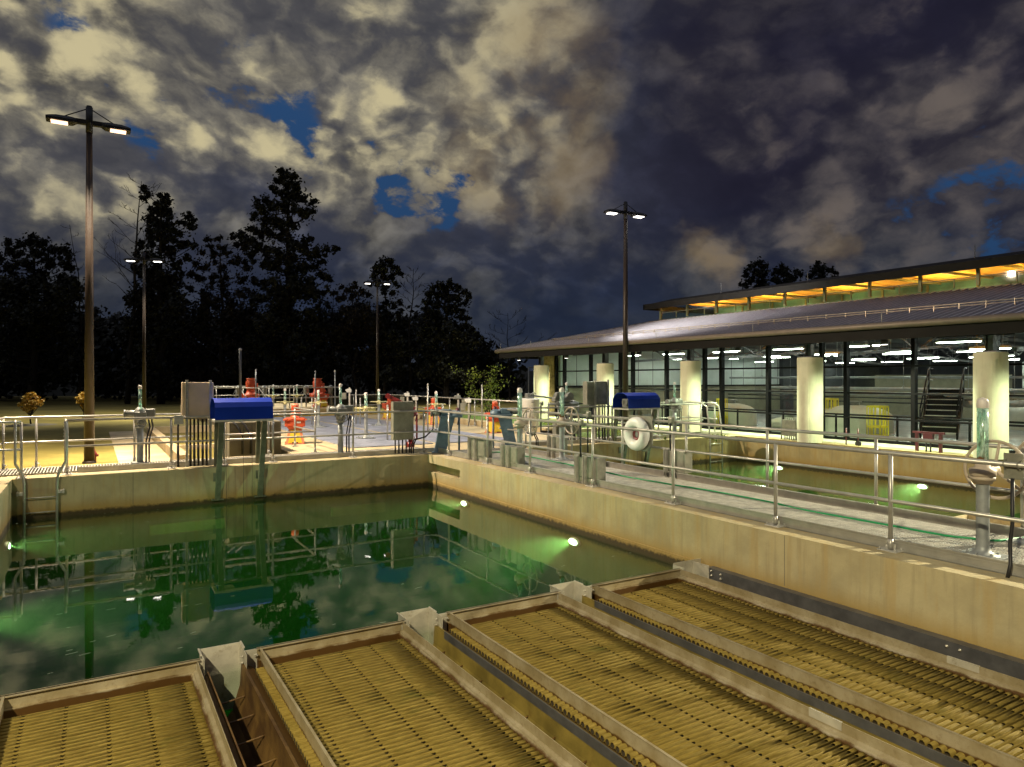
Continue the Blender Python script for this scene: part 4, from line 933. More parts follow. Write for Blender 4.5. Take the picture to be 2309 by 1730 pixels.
mb = MB(); mb.bbox((7.605,y0_-.085,.93),(7.617,y0_+.085,1.18), .002)
for s_ in (-1,1):
    for zz in (1.03,1.12): mb.cyl((7.585,y0_+s_*.065,zz),(7.605,y0_+s_*.065,zz), .009, n=6)
mb.ring((7.57,y0_+.06,1.075), (0,1,0), .032, .006, 14, 6); mb.ring((7.57,y0_-.06,1.075), (0,1,0), .032, .006, 14, 6); mb.build('plate', M['cab'], t)
mb = MB(); mb.tube([(7.59,y0_,.94),(7.585,y0_,.5),(7.575,y0_+.015,.32),(7.55,y0_,.12),(7.49,y0_,.0)], .017, 10); mb.build('conduit', M['black'], t)
rail_box('junction box on the far railing just right of the right distant handwheel', 1331, 927, 943, 9.50, 1020)
rail_box('junction box on the far railing above the cabinet, right of the round white ring case', 1517.5, 940, 957, 9.50, 1016)
rail_box('small junction box on the near railing in front of the dark panel', 1316, 945, 962, 7.57, 1030, .10)
rail_box('small junction box on the far fence near the white drum', 1225, 905, 915, 9.50, 975, .12)
# round white case with ring on the far railing
D0 = 9.42/(FW.x+RT.x*(1443-CX)/FPX); y0_ = D0*(FW.y+RT.y*(1443-CX)/FPX); zc = H-(978-854)*D0/FPX
t = thing('ring_buoy_case', 'round white ring case with red inside on a square backing, fixed to the far railing', 'ring buoy')
mb = MB(); mb.ring((9.33,y0_,zc), (1,0,0), .235, .105, 40, 14); mb.build('ring', M['white'], t)
c_ = .34; mb = MB(); mb.prism([(9.43,y0_+c_*a,zc+c_*b) for a,b in ((-1,-.55),(-.55,-1),(.55,-1),(1,-.55),(1,1.05),(-1,1.05))], (.03,0,0)); o = mb.build('backing', M['cab'], t); recalc(o)
mb = MB(); mb.ring((9.36,y0_+.02,zc-.02), (1,0,0), .09, .03, 24, 8); mb.build('rope', M['red'], t)
mb = MB(); mb.lathe((9.37,y0_,zc), [(0,.02),(.07,.02),(.09,0)], 16, (-1,0,0)); mb.build('hub', M['greym'], t)
# white drum behind
q = PZ(1196, 975, 0); t = thing('chemical_drum', 'white covered drum with pipes behind the left distant handwheel', 'drum', (q.x,q.y,0))
mb = MB(); mb.lathe((0,0,0), [(0,0),(.32,0),(.32,1.12),(.33,1.14),(.33,1.20),(0,1.20)], 24); mb.build('drum', M['white'], t)
mb = MB(); mb.bbox((-.18,-.1,1.2),(.1,.1,1.38), .02); mb.cyl((.1,0,1.30),(1.2,.2,1.18), .035, n=8); mb.tube([(-.1,-.1,1.3),(-.05,-.3,1.42),(.1,-.2,1.36)], .02, 6); mb.build('fitting', M['greym'], t)
# pipes near the drum on the far walkway
t = thing('pipe_rack', 'cluster of grey pipes and dials on the far walkway left of the large dark panel', 'pipe rack')
x0 = fx(1262); x1 = fx(1330)
mb = MB(); mb.cyl((x0,17.2,1.15),(x1,17.2,1.15), .045, n=10); mb.cyl((x0,17.2,.85),(x1,17.2,.85), .03, n=10)
for k in range(4): x = x0+(x1-x0)*k/3; mb.cyl((x,17.2,0),(x,17.2,1.15), .025, n=8)
mb.build('pipe', M['greyp'], t)
for k, (dx, dz) in enumerate(((.35,1.38),(.75,1.36))):
    mb = MB(); mb.cyl((x0+dx,17.12,dz),(x0+dx,17.28,dz), .12, n=16); mb.bbox((x0+dx-.18,17.1,dz-.16),(x0+dx-.02,17.3,dz-.02), .02); mb.build('dial', M['greym'], t)
mb = MB()
for k in range(5):
    x = x0+.15+k*.17; mb.tube([(x,17.1,.95),(x+.03,17.0,.7),(x-.03,17.0,.45),(x,17.0,.03)], .017, 6)
mb.build('conduit', M['black'], t)
mb = MB(); mb.bbox((x0+.1,16.95,.25),(x0+1.0,17.15,.62), .02); mb.build('junction_box', M['cab'], t)
# green hose
hp = [(1090,1020.5),(1130,1020),(1172,1026.5),(1230,1037),(1290,1049.5),(1370,1066),(1450,1082),(1580,1103),(1700,1124.8),(1826.8,1152),(1989.7,1177.3+12),(2100,1199+3),(2199.5,1215.5),(2227,1218.6),(2263,1218),(2309,1213),(2380,1218)]
hp = [(x,y) for x,y in hp if x not in (1989.7,)]
pts = [PZ(x,y,.072) for x,y in hp]
def smooth_path(P, n=6):
    out = []
    for i in range(len(P)-1):
        p0 = P[max(i-1,0)]; p1 = P[i]; p2 = P[i+1]; p3 = P[min(i+2,len(P)-1)]
        for k in range(n):
            t_ = k/n; out.append(.5*((2*p1)+(p2-p0)*t_+(2*p0-5*p1+4*p2-p3)*t_*t_+(3*p1-p0-3*p2+p3)*t_**3))
    return out+[P[-1]]
sp_ = smooth_path(pts); rr_ = random.Random(3)
for i, p in enumerate(sp_): p.x += .012*math.sin(i*.9)
mb = MB(); mb.tube(sp_, .013, 8); tag(mb.build('garden_hose', M['hosegreen']), 'long green hose lying along the grating walkway', 'hose')
# hydrant like items at the lawn
q = PZ(212, 1042, -.15); t = thing('yard_hydrant', 'small red yard hydrant at the foot of the big left lamp post', 'hydrant', (q.x,q.y,LZ))
mb = MB(); mb.lathe((0,0,0), [(.05,0),(.05,.12),(.07,.13),(.07,.2),(.04,.25),(.02,.32),(0,.32)], 12); mb.cyl((-.1,0,.16),(.1,0,.16), .03, n=8); mb.build('body', M['red'], t)
# ---------------------------------------------------------------- lamp posts
def lamp_post(label, x, y, z0, h, arm=.80, rz=0, power=900, lit=(-1,1), *_a, **_k):
    return _lamp_post(label, x, y, z0, h, arm, rz, power, *_a, lit=lit, **_k)
def _lamp_post(label, x, y, z0, h, arm=.80, rz=0, power=900, lens='lens_warm', col=(1,.80,.56), full=True, r0=.115, r1=.062, pm='bronze', spot=True, lit=(-1,1), cone=100, tilt=38):
    t = thing('lamp_post', label, 'lamp post', (x,y,z0), rz, 'twin-headed lamp posts')
    mb = MB(); mb.cyl((0,0,.0),(0,0,h), r0, r1, n=20); mb.lathe((0,0,0), [(r0*1.3,0),(r0*1.3,.03),(r0*1.1,.06)], 20); mb.build('pole', M[pm], t)
    mb = MB(); mb.cyl((0,0,h-.62),(0,0,h), .075, n=16); mb.cyl((0,0,h),(0,0,h+.03), .06, n=16); mb.build('pole_cap', M['blackp'], t)
    for s in (-1, 1):
        hz = h-.38
        a = thing('lamp_head', None, None); a.parent = t
        mb = MB(); mb.beam((s*.05,0,hz),(s*.34,0,hz), .12, .11)
        prof = [(.26,-.055,.065),(.34,-.085,.07),(.42,-.09,.08),(.68,-.085,.075),(.80,-.08,.045),(.88,-.075,.0)]
        vs = []; nn = 10
        for xx, zb, zt in prof:
            w_ = .16 if xx > .33 else .09
            for k in range(nn):
                q_ = k/(nn-1); vs.append((s*xx*arm/.80, -w_+2*w_*q_, hz+zt*math.sin(math.pi*q_)**.6 if 0<k<nn-1 else hz-.02))
            vs += [(s*xx*arm/.80, w_, hz+zb),(s*xx*arm/.80, -w_, hz+zb)]
        m_ = nn+2; fs = []
        for i in range(len(prof)-1):
            for k in range(m_): fs.append((i*m_+k, i*m_+(k+1)%m_, (i+1)*m_+(k+1)%m_, (i+1)*m_+k))
        fs += [tuple(range(m_)), tuple(range((len(prof)-1)*m_, len(prof)*m_))]
        mb.add(vs, fs); mb.tube([(s*.05,0,h-.05),(s*.52,0,hz+.07)], .013, 6)
        o = mb.build('housing', M['blackp'], a); recalc(o)
        mb = MB(); mb.bbox((s*.44*arm/.8,-.12,hz-.105),(s*.78*arm/.8,.12,hz-.09), .004); mb.build('lens', M[lens], a)
        if spot and s in lit:
            ld = bpy.data.lights.new('lamp_light', 'SPOT'); ld.energy = power; ld.color = col; ld.spot_size = R(cone); ld.spot_blend = .6; ld.shadow_soft_size = .09
            lo = bpy.data.objects.new('lamp_light', ld); COL.objects.link(lo); lo.parent = a; lo.location = (s*.6*arm/.8, 0, hz-.16); lo.rotation_euler = (0, -s*R(tilt), 0)
    return t
# ---------------------------------------------------------------- lamp posts in place
lamp_post('tall lamp post at the left with two glowing heads, nearest the camera', -.06, 19.85, LZ, 8.62, .80, 0, 11000, cone=122, tilt=40)
q = PD(325, 854, 36.5); lamp_post('second lamp post from the left, farther back in front of the leafy trees', q.x, q.y, LZ, 8.62, .85, R(-20), 4500, (-1,1), 'lens_cool', (1,.9,.7), cone=122, tilt=40, r0=.10, r1=.06)
q = PD(851, 854, 45.2); lamp_post('most distant lamp post, in front of the dark pine left of centre', q.x, q.y, LZ, 8.62, .80, R(-15), 4500, (-1,1), 'lens_cool', (1,.93,.8), r0=.10, r1=.06)
q = PD(1410.5, 854, 26.2); lamp_post('lamp post right of centre rising behind the second blue cover', q.x, q.y, LZ, 8.62, .80, R(-4), 3000, (-1,1), 'lens_cool', (1,.95,.85), r0=.12, r1=.065)
lamp_post('lamp post outside the photo behind the camera to the right, lighting the far basin wall', 17.3, 1.2, 0, 5.6, .80, R(10), 12500, (-1,), 'lens_cool', (1,.89,.60), cone=150, tilt=14)
lamp_post('lamp post outside the photo behind the camera to the left', -5.5, -1.5, 0, 8.4, .80, R(0), 9000, (1,), 'lens_cool', (1,.87,.56), cone=150, tilt=14)
q = PD(1192, 854, 60); 
t = thing('lamp_post', 'tiny unlit lamp post far behind the leftmost round column', 'lamp post', (q.x,q.y,LZ), 0, 'twin-headed lamp posts'); mb = MB(); mb.cyl((0,0,0),(0,0,3.0), .06, n=8); mb.beam((0,0,3.0),(.6,0,3.0), .08,.08); mb.build('pole', M['greyp'], t)
# ---------------------------------------------------------------- building
BX = 19.9; EV = 17.3; EZ = 3.30; PITCH = .233; CLX = 22.9; CLZ = EZ+(CLX-EV)*PITCH; YN = 30.3; YS = -8.0
B = thing('filter_building', 'long glass-walled filter building with a low metal roof and glowing orange clerestory', 'building', (0,0,0))
# floor inside
mb = MB(); mb.box((19.8,YS,-.3),(48,29.2,-.004)); M['floor'] = mat('sealed_floor', (.36,.38,.38), .22, 0, .15, 1.5, world=True, rvar=.06); mb.build('floor', M['floor'], B)
# columns
def column(y, label):
    t = thing('round_column', label, 'column', (18.5,y,0), 0, 'round concrete columns under the eave')
    n = 28; pts = []
    for k in range(n):
        a = 2*math.pi*k/n; c, s = math.cos(a), math.sin(a)
        pts.append(((abs(c)**.8)*math.copysign(.34,c), (abs(s)**.8)*math.copysign(.34,s)))
    mb = MB(); vs = []
    for z, f in ((0,1),(2.50,1),(2.53,.965)): vs += [(x*f,y_*f,z) for x,y_ in pts]
    fs = [(k,(k+1)%n,n+(k+1)%n,n+k) for k in range(n)]+[(n+k,n+(k+1)%n,2*n+(k+1)%n,2*n+k) for k in range(n)]+[tuple(range(2*n,3*n))]
    mb.add(vs, fs, [True]*n+[False]*(n+1)); mb.box((-.346,-.20,.0),(-.338,-.195,2.36)); mb.box((-.346,-.345,2.36),(-.20,-.20,2.365)); mb.build('shaft', M['colm'], t)
    mb = MB(); mb.box((-.09,-.09,2.50),(.09,-.07,3.35)); mb.box((-.09,.07,2.50),(.09,.09,3.35)); mb.box((-.01,-.07,2.5),(.01,.07,3.35)); mb.bbox((-.22,-.22,2.525),(.22,.22,2.56), .005); mb.build('steel_stub', M['dkst'], t)
def colcol(t_, v):
    n = t_.noise(v, 1.2, 5, .6); f = t_.noise(t_.scale(v,(8,8,1.2)), 2, 5, .6)
    c = t_.mix(t_.ramp(n,.35,.65), (.60,.58,.42), (.72,.70,.52)); return t_.mix(t_.math('MULTIPLY', t_.ramp(f,.5,.7), .3), c, (.50,.48,.33))
M['colm'] = mat('column_concrete', rough=.8, fn=colcol, world=True, bump=.2, bs=20)
for y, lb in ((28.2,'leftmost and most distant round column under the eave, beside the stone pier'),(23.3,'second round column from the left, partly behind the large grey panel'),(18.4,'third round column from the left, right of the second blue cover'),
              (13.5,'fourth round column from the left, rising from the wall of the second basin'),(8.56,'nearest and rightmost round column, behind the big handwheel'),(3.6,'round column outside the right edge of the photo')): column(y, lb)
# roof: corrugated sheet with hip at the far end
def zroof(x): return EZ+(x-EV)*PITCH
mb = MB(); rows = []; y = YS; pit = .235; k = 0
ys_ = []
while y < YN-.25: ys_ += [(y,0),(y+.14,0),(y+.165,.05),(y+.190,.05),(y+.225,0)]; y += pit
for i, (y, dz) in enumerate(ys_):
    xe = min(CLX, EV+(YN-y)) if y > YN-(CLX-EV) else CLX
    rows.append([(EV,y,EZ+dz),(xe,y,zroof(xe)+dz)])
vs = [p for r_ in rows for p in r_]; mb.add(vs, [(2*i,2*i+1,2*i+3,2*i+2) for i in range(len(rows)-1)]); mb.mi = [1 if ys_[i][1] != ys_[i+1][1] else 0 for i in range(len(rows)-1)]; mb.build('roof', [mat('roof_metal', (.62,.60,.68), .55, 0, .10, 2, world=True), mat('roof_rib_shade', (.26,.25,.28), .7, 0, .1, 3)], B)  # steep rib flanks get a darker colour that paints in their shade
mb = MB(); mb.add([(EV,YN,EZ),(CLX,YN-(CLX-EV),CLZ),(50,YN-(CLX-EV),CLZ),(50,YN,EZ)], [(0,3,2,1)]); mb.tube([(EV,YN,EZ+.02),(CLX,YN-(CLX-EV),CLZ+.03)], .05, 8); mb.build('roof', M['dkst'], B)
# gutter, fascia, soffit
mb = MB(); mb.cyl((EV-.05,YS,EZ-.05),(EV-.05,YN+.1,EZ-.05), .085, n=12); mb.cyl((EV,YN+.05,EZ-.05),(40,YN+.05,EZ-.05), .07, n=10); mb.build('gutter', mat('gutter_metal', (.20,.16,.125), .5, .2, .1, 4), B)
M['fascia'] = mat('fascia_dark', (.006,.005,.004), .6, 0, .15, 3, spec=.15)
M['soffit'] = mat('soffit_panel', (.055,.052,.05), .35, .4, .15, 2)
mb = MB(); mb.box((EV+.02,YS,EZ-.40),(EV+.10,YN,EZ-.12)); mb.box((EV+.02,YN-.08,EZ-.40),(40,YN,EZ-.12)); mb.build('fascia', M['fascia'], B)
mb = MB(); mb.add([(EV+.1,YS,EZ-.40),(EV+.1,YN-.1,EZ-.40),(BX-.05,YN-.1,EZ-.02),(BX-.05,YS,EZ-.02),(EV+.1,YS,EZ-.36),(EV+.1,YN-.1,EZ-.36),(BX-.05,YN-.1,EZ+.02),(BX-.05,YS,EZ+.02)], [(0,1,2,3),(7,6,5,4)])
for y in [28.2-4.93*k for k in range(8)]:
    mb.add([(EV+.15,y-.9,EZ-.42),(18.5,y-.12,2.98),(18.5,y+.12,2.98),(EV+.15,y+.9,EZ-.42),(EV+.15,y-.9,EZ-.38),(18.5,y-.3,3.3),(18.5,y+.3,3.3),(EV+.15,y+.9,EZ-.38)], [(0,1,2,3),(4,7,6,5),(0,4,5,1),(2,6,7,3)])
mb.build('soffit', M['soffit'], B)
# snow guard and lightning points
mb = MB(); x = 18.7; 
for dz in (.10,.16): mb.cyl((x,YS,zroof(x)+dz),(x,27.6,zroof(x)+dz), .014, n=6)
y = YS
while y < 27.6: mb.box((x-.02,y,zroof(x)),(x+.02,y+.02,zroof(x)+.18)); y += .62
mb.build('snow_guard', mat('guard_metal', (.45,.38,.30), .4, .5, .1, 5), B)
for y in (30.2,27.4,23.0,19.0,14.7,10.6,6.8,3):
    mb = MB(); mb.cyl((EV+.1,y,EZ),(EV+.1,y,EZ+.33), .012, n=6); mb.build('lightning_rod', M['alu'], B)
for y in (20,16,10.5,5):
    mb = MB(); mb.cyl((21.8,y,5.35),(21.8,y,5.75), .01, n=6); mb.build('lightning_rod', M['dkst'], B)
# curtain wall
MX = [28.97,28.27,26.15,24.01,23.19,21.13,19.07,18.23,16.16,14.1,13.25,11.18,9.1,8.3,6.2,4.2,3.4,1.3,-.8]
M['mull'] = mat('dark_mullion', (.004,.004,.005), .45, 0, .1, 4, spec=.12)
mb = MB()
for i, y in enumerate(MX): mb.box((BX-.06,y-.055,0),(BX+.10,y+.055,3.62))
for z, h_ in ((.04,.08),(.72,.055),(1.47,.055),(2.26,.055),(3.40,.10)): mb.box((BX-.05,-1,z-h_/2),(BX+.08,29.0,z+h_/2))
mb.box((BX-.07,-1,0),(BX-.05,29,.10)); mb.build('window_frame', M['mull'], B)
for i in range(len(MX)-1):
    mb = MB(); y1, y0 = MX[i]-.05, MX[i+1]+.05
    for z0, z1 in ((.09,.69),(.75,1.44),(1.50,2.23),(2.29,3.35)): mb.quad((BX+.02,y0,z0),(BX+.02,y1,z0),(BX+.02,y1,z1),(BX+.02,y0,z1))
    mb.build('window_pane', M['glass'], B)
mb = MB(); mb.bbox((19.55,29.05,-.1),(20.3,29.9,2.0), .02); mb.bbox((19.62,29.12,2.0),(20.25,29.85,3.4), .02); mb.build('stone_pier', M['stone'], B)
# interior
M['panelw'] = mat('wall_panel_white', (.60,.66,.63), .6, 0, .06, 2, world=True)
M['block'] = mat('block_wall', (.20,.19,.13), .8, 0, .12, 3, world=True)
mb = MB(); mb.box((20.0,28.8,1.55),(36.5,29.05,3.9)); mb.build('end_wall_panels', M['panelw'], B)
mb = MB(); x = 20.0
while x < 36.5: mb.box((x,28.79,1.55),(x+.02,28.802,3.9)); x += 1.02
mb.box((20.0,28.70,1.46),(36.5,28.8,1.55)); mb.build('panel_joint', M['mull'], B)
mb = MB(); mb.box((20.0,28.75,0),(36.5,29.05,1.46)); mb.build('end_wall_base', M['block'], B)
mb = MB(); mb.box((36.5,28.5,0),(48,29.05,5)); mb.box((47.8,YS,0),(48.1,29,5)); mb.build('dark_inner_wall', mat('dark_wall', (.05,.055,.06), .7, 0, .2, 2, world=True), B)
mb = MB(); mb.box((34,8.0,1.5),(36,14.5,2.6)); mb.box((34,-6,1.5),(36,7.0,2.6)); mb.build('office_wall', M['panelw'], B)
mb = MB(); mb.box((33.9,-6,0),(36,14.5,.25)); mb.box((36.3,16.2,0),(37.0,22.5,2.1)); mb.box((36.8,12,0),(37,28,1.4)); mb.build('inner_block_wall', M['block'], B)
mb = MB(); mb.box((20.0,YS,3.95),(48,29,4.0)); mb.box((CLX-.0,YS,3.95),(CLX+.1,29,CLZ)); o = mb.build('inner_ceiling', mat('dark_deck', (.04,.045,.05), .6, 0, .3, 1, world=True), B)
# the ceiling opens up under the clerestory
bpy.data.objects.remove(o, do_unlink=True)
mb = MB(); mb.box((20.0,YS,3.66),(CLX+.2,29,3.70)); mb.box((27.3,YS,3.80),(48,29,3.84)); mb.build('ceiling', mat('dark_deck', (.045,.05,.055), .6, 0, .3, 1, world=True), B)
mb = MB()
y = -6.0
while y < 28:
    mb.beam((20.2,y,3.45),(47,y,3.45), .10,.16); mb.beam((20.2,y,2.65),(30,y,3.3), .08,.10); mb.beam((30,y,3.3),(40,y,2.65), .08,.10)
    for k in range(8):
        x0_ = 21+k*2.4; mb.beam((x0_,y,3.4),(x0_+1.2,y,2.85), .06,.06); mb.beam((x0_+1.2,y,2.85),(x0_+2.4,y,3.4), .06,.06)
    y += 4.93
mb.build('roof_truss', M['dkst'], B)
# clerestory
M['cpost'] = mat('clerestory_paint', (.11,.12,.05), .45, .2, .1, 4)
CT = 5.30; CN = 24.7
mb = MB(); step = 1.72; y = CN; 
mb.box((CLX-.06,YS,CLZ-.02),(CLX+.10,CN+.05,CLZ+.05)); mb.box((CLX-.04,YS,CT),(CLX+.06,CN,CT+.06)); mb.box((CLX-.02,YS,CLZ+.36),(CLX+.03,CN,CLZ+.385))
mb.box((CLX,CN,CLZ),(30,CN+.1,CLZ+.1)); mb.build('clerestory_sill', mat('clerestory_trim', (.10,.105,.07), .45, .3, .1, 4), B)
while y > YS:
    mb = MB(); mb.box((CLX-.04,y-.045,CLZ+.1),(CLX+.05,y+.045,CT)); mb.build('clerestory_post', M['cpost'], B); mb = MB(); mb.box((CLX-.02,y-step*.6-.015,CLZ+.1),(CLX+.02,y-step*.6+.015,CLZ+.36)); mb.build('clerestory_mullion', M['cpost'], B)
    mb = MB(); mb.quad((CLX,y-step+.07,CLZ+.1),(CLX,y-.07,CLZ+.1),(CLX,y-.07,CT),(CLX,y-step+.07,CT)); mb.build('clerestory_pane', M['glass_hi'], B)
    y -= step
mb = MB(); mb.quad((CLX,CN,CLZ+.1),(27.2,CN,CLZ+.1),(27.2,CN,CT),(CLX,CN,CT)); mb.build('clerestory_pane', M['glass_hi'], B)
# upper roof with warm timber underside
mb = MB(); mb.add([(22.32,YS,5.22),(22.32,CN+.42,5.22),(24.0,CN+.42,5.60),(24.0,YS,5.60),(22.32,YS,5.36),(22.32,CN+.42,5.36),(24.0,CN+.42,5.74),(24.0,YS,5.74),(28.2,CN+.42,5.50),(28.2,YS,5.50),(28.2,CN+.42,5.64),(28.2,YS,5.64)],
    [(0,1,5,4),(4,5,6,7),(7,6,10,11),(11,10,8,9),(1,2,6,5),(2,8,10,6)]); mb.build('upper_roof', M['fascia'], B)
mb = MB(); mb.box((22.26,YS,5.13),(22.34,CN+.47,5.38)); mb.box((22.26,CN+.42,5.13),(28.2,CN+.50,5.38)); mb.build('upper_fascia', M['fascia'], B)
M['wood'] = mat('cedar_ceiling', (.72,.33,.05), .6, 0, .12, 3, world=True)
mb = MB(); mb.add([(CLX+.02,YS,5.36),(CLX+.02,CN+.1,5.36),(24.0,CN+.1,5.50),(24.0,YS,5.50),(26.5,CN+.1,5.42),(26.5,YS,5.42)], [(0,1,2,3),(3,2,4,5)]); mb.build('timber_ceiling', M['wood'], B)
mb = MB(); y = CN-step
while y > YS: mb.beam((CLX,y-.45,5.30),(26.5,y-.45,5.36), .07,.08); y -= step
mb.build('rafter', mat('rafter_paint', (.20,.17,.05), .5, 0, .1, 4), B)
mb = MB(); mb.box((26.5,YS,3.7),(26.56,CN,5.46)); mb.build('far_clerestory_pane', mat('teal_glazing', (.045,.13,.115), .35, 0, .5, 1.2, world=True), B)
mb = MB(); mb.box((26.46,YS,5.36),(26.50,CN,5.43)); y = CN
while y > YS: mb.box((26.46,y-.04,4.4),(26.50,y+.04,5.4)); y -= step
mb.build('far_clerestory_frame', M['cpost'], B)
# soffit downlights (the real source of the bright columns)
def downlight(x, y, z, label, power, col, sz=150):
    t = thing('canopy_downlight', label, 'ceiling light', (x,y,z), 0, 'downlights under the eave')
    mb = MB(); mb.cyl((0,0,-.02),(0,0,-.20), .10, n=16); mb.build('can', M['blackp'], t)
    mb = MB(); mb.cyl((0,0,-.201),(0,0,-.206), .08, n=16); mb.build('lens', M['lens_cool'], t)
    ld = bpy.data.lights.new('downlight_beam', 'SPOT'); ld.energy = power; ld.color = col; ld.spot_size = R(sz); ld.spot_blend = .6; ld.shadow_soft_size = .09
    lo = bpy.data.objects.new('downlight_beam', ld); COL.objects.link(lo); lo.parent = t; lo.location = (0,0,-.23)
ordn = ['left of the leftmost column','between the first and second columns','between the second and third columns','between the third and fourth columns','between the fourth and fifth columns','right of the nearest column','past the right edge']
for i, y in enumerate([30.0,25.9,21.0,16.1,11.1,6.2,1.3]): downlight(18.35, y, 3.02, 'small black canopy downlight ' + ordn[i], 1300, (.86,1,.62))
# fluorescent fixtures
rowsx = [22.6, 26.2, 29.8, 33.4, 37.0, 41.0]; cnt = 0
names_r = ['the row nearest the glass','the second row from the glass','the third row from the glass','the fourth row from the glass','the fifth row from the glass','the farthest row']
proto = None
def fluor(x, y, z, label):
    global proto
    if proto is None:
        t = thing('fluorescent_light', label, 'ceiling light', (x,y,z), 0, 'fluorescent lights hanging in the building')
        mb = MB(); mb.add([(-.16,-.62,0),(.16,-.62,0),(.16,.62,0),(-.16,.62,0),(-.07,-.6,.09),(.07,-.6,.09),(.07,.6,.09),(-.07,.6,.09)], [(0,1,5,4),(1,2,6,5),(2,3,7,6),(3,0,4,7),(4,5,6,7)])
        mb.cyl((0,-.4,.09),(0,-.4,.7), .008, n=5); mb.cyl((0,.4,.09),(0,.4,.7), .008, n=5); mb.build('reflector', M['white'], t)
        mb = MB(); mb.cyl((-.055,-.60,.0),(-.055,.60,.0), .024, n=8); mb.cyl((.055,-.60,.0),(.055,.60,.0), .024, n=8); mb.build('tube_lamp', M['fluo'], t); proto = t; return t
    return copy_tree(proto, (x,y,z), None, label)
place = ['at the far end','next to the far end','near the second column','before the third column','past the third column','near the fourth column','past the fourth column','near the nearest column','at the right edge']
for i, x in enumerate(rowsx):
    for j in range(9):
        y = 26.6-3.05*j+(.8 if i % 2 else 0); fluor(x, y, (3.02,2.92,2.98,2.88,2.95,2.9)[i], 'hanging fluorescent light in '+names_r[i]+', '+place[j])
for j in range(0): pass
for j, y in enumerate([23.5,20,16.5,13,10,7,4,1,-2]):  # added lamps, unseen, that light the timber ceiling from below
    ld = bpy.data.lights.new('added_uplight_beam', 'SPOT'); ld.energy = 560; ld.color = (1,.66,.24); ld.spot_size = R(160); ld.spot_blend = .8; ld.shadow_soft_size = .3
    t = thing('added_uplight', 'added unseen warm uplight below the clerestory ceiling, number %s from the left' % ['one','two','three','four','five','six','seven','eight','nine'][j], 'ceiling light', (25.0,y,4.15), 0, 'added uplights in the clerestory')
    mb = MB(); mb.bbox((-.12,-.3,-.05),(.12,.3,.02), .01); mb.build('housing', M['dkst'], t); lo = bpy.data.objects.new('added_uplight_beam', ld); COL.objects.link(lo); lo.parent = t; lo.location = (0,0,.06); lo.rotation_euler = (R(180),0,0)
# things inside the building
M['tank'] = mat('tank_paint', (.33,.33,.27), .45, 0, .08, 2)
def tank(label, x, y, r, h, dome):
    t = thing('filter_tank', label, 'tank', (x,y,0), 0, 'pale filter tanks')
    mb = MB(); pr = [(r,0),(r,h)]+[(r*math.cos(R(a)), h+dome*math.sin(R(a))) for a in range(10,91,10)]; mb.lathe((0,0,0), pr, 36); mb.build('shell', M['tank'], t)
    mb = MB(); mb.cyl((0,0,h+dome-.02),(0,0,h+dome+.12), .18, n=16); mb.cyl((0,0,h+dome+.10),(0,0,h+dome+.14), .25, n=16); mb.tube([(r*.9,0,h*.7),(r+.3,0,h*.7),(r+.35,0,h*.5),(r+.35,0,0)], .07, 10); mb.build('fitting', M['greym'], t)
tank('pale domed tank left of the fourth column, half hidden by railings', 22.6, 20.2, 1.0, .50, .40)
tank('pale domed tank just left of the fourth column', 22.3, 17.2, .7, .22, .25)
tank('largest pale domed tank right of the fourth column, behind a yellow cage', 23.6, 15.4, 1.25, .50, .45)
tank('pale domed tank far inside behind the dark staircase', 31.0, 12.0, 1.8, .55, .45)
tank('pale domed tank beyond the second basin near the far wall', 25.0, 25.0, 1.5, .5, .45)
tank('pale domed tank at the right edge behind the nearest column', 24.0, 7.6, 1.6, .5, .45)
def cage(label, x, y, w_, h):
    t = thing('yellow_cage', label, 'safety cage', (x,y,.0), 0, 'yellow safety cages'); mb = MB()
    for z in (.06, h*.35, h-.02): mb.box((-w_/2,-w_/2,z-.03),(w_/2,-w_/2+.03,z+.03)); mb.box((-w_/2,w_/2-.03,z-.03),(w_/2,w_/2,z+.03)); mb.box((-w_/2,-w_/2,z-.03),(-w_/2+.03,w_/2,z+.03)); mb.box((w_/2-.03,-w_/2,z-.03),(w_/2,w_/2,z+.03))
    mb.build('hoop', M['yellowc'], t); mb = MB()
    for k in range(4):
        c_ = -w_/2+.012+k*(w_-.024)/3
        mb.box((c_-.011,-w_/2-.01,0),(c_+.011,-w_/2+.02,h)); mb.box((c_-.011,w_/2-.02,0),(c_+.011,w_/2+.01,h)); mb.box((-w_/2-.01,c_-.011,0),(-w_/2+.02,c_+.011,h)); mb.box((w_/2-.02,c_-.011,0),(w_/2+.01,c_+.011,h))
    mb.build('bar', M['yellowc'], t)
for px, D, w_, h, lb in ((1871,25.5,.42,1.18,'yellow cage immediately right of the fourth column'),(1979,22.6,.46,1.02,'yellow cage in front of the largest pale tank'),(2106,31,.36,.98,'small yellow cage behind the dark staircase'),(1628,28,.30,1.1,'yellow cage seen behind the small gate')):
    q = PD(px, 854, D); cage(lb, q.x, q.y, w_, h)
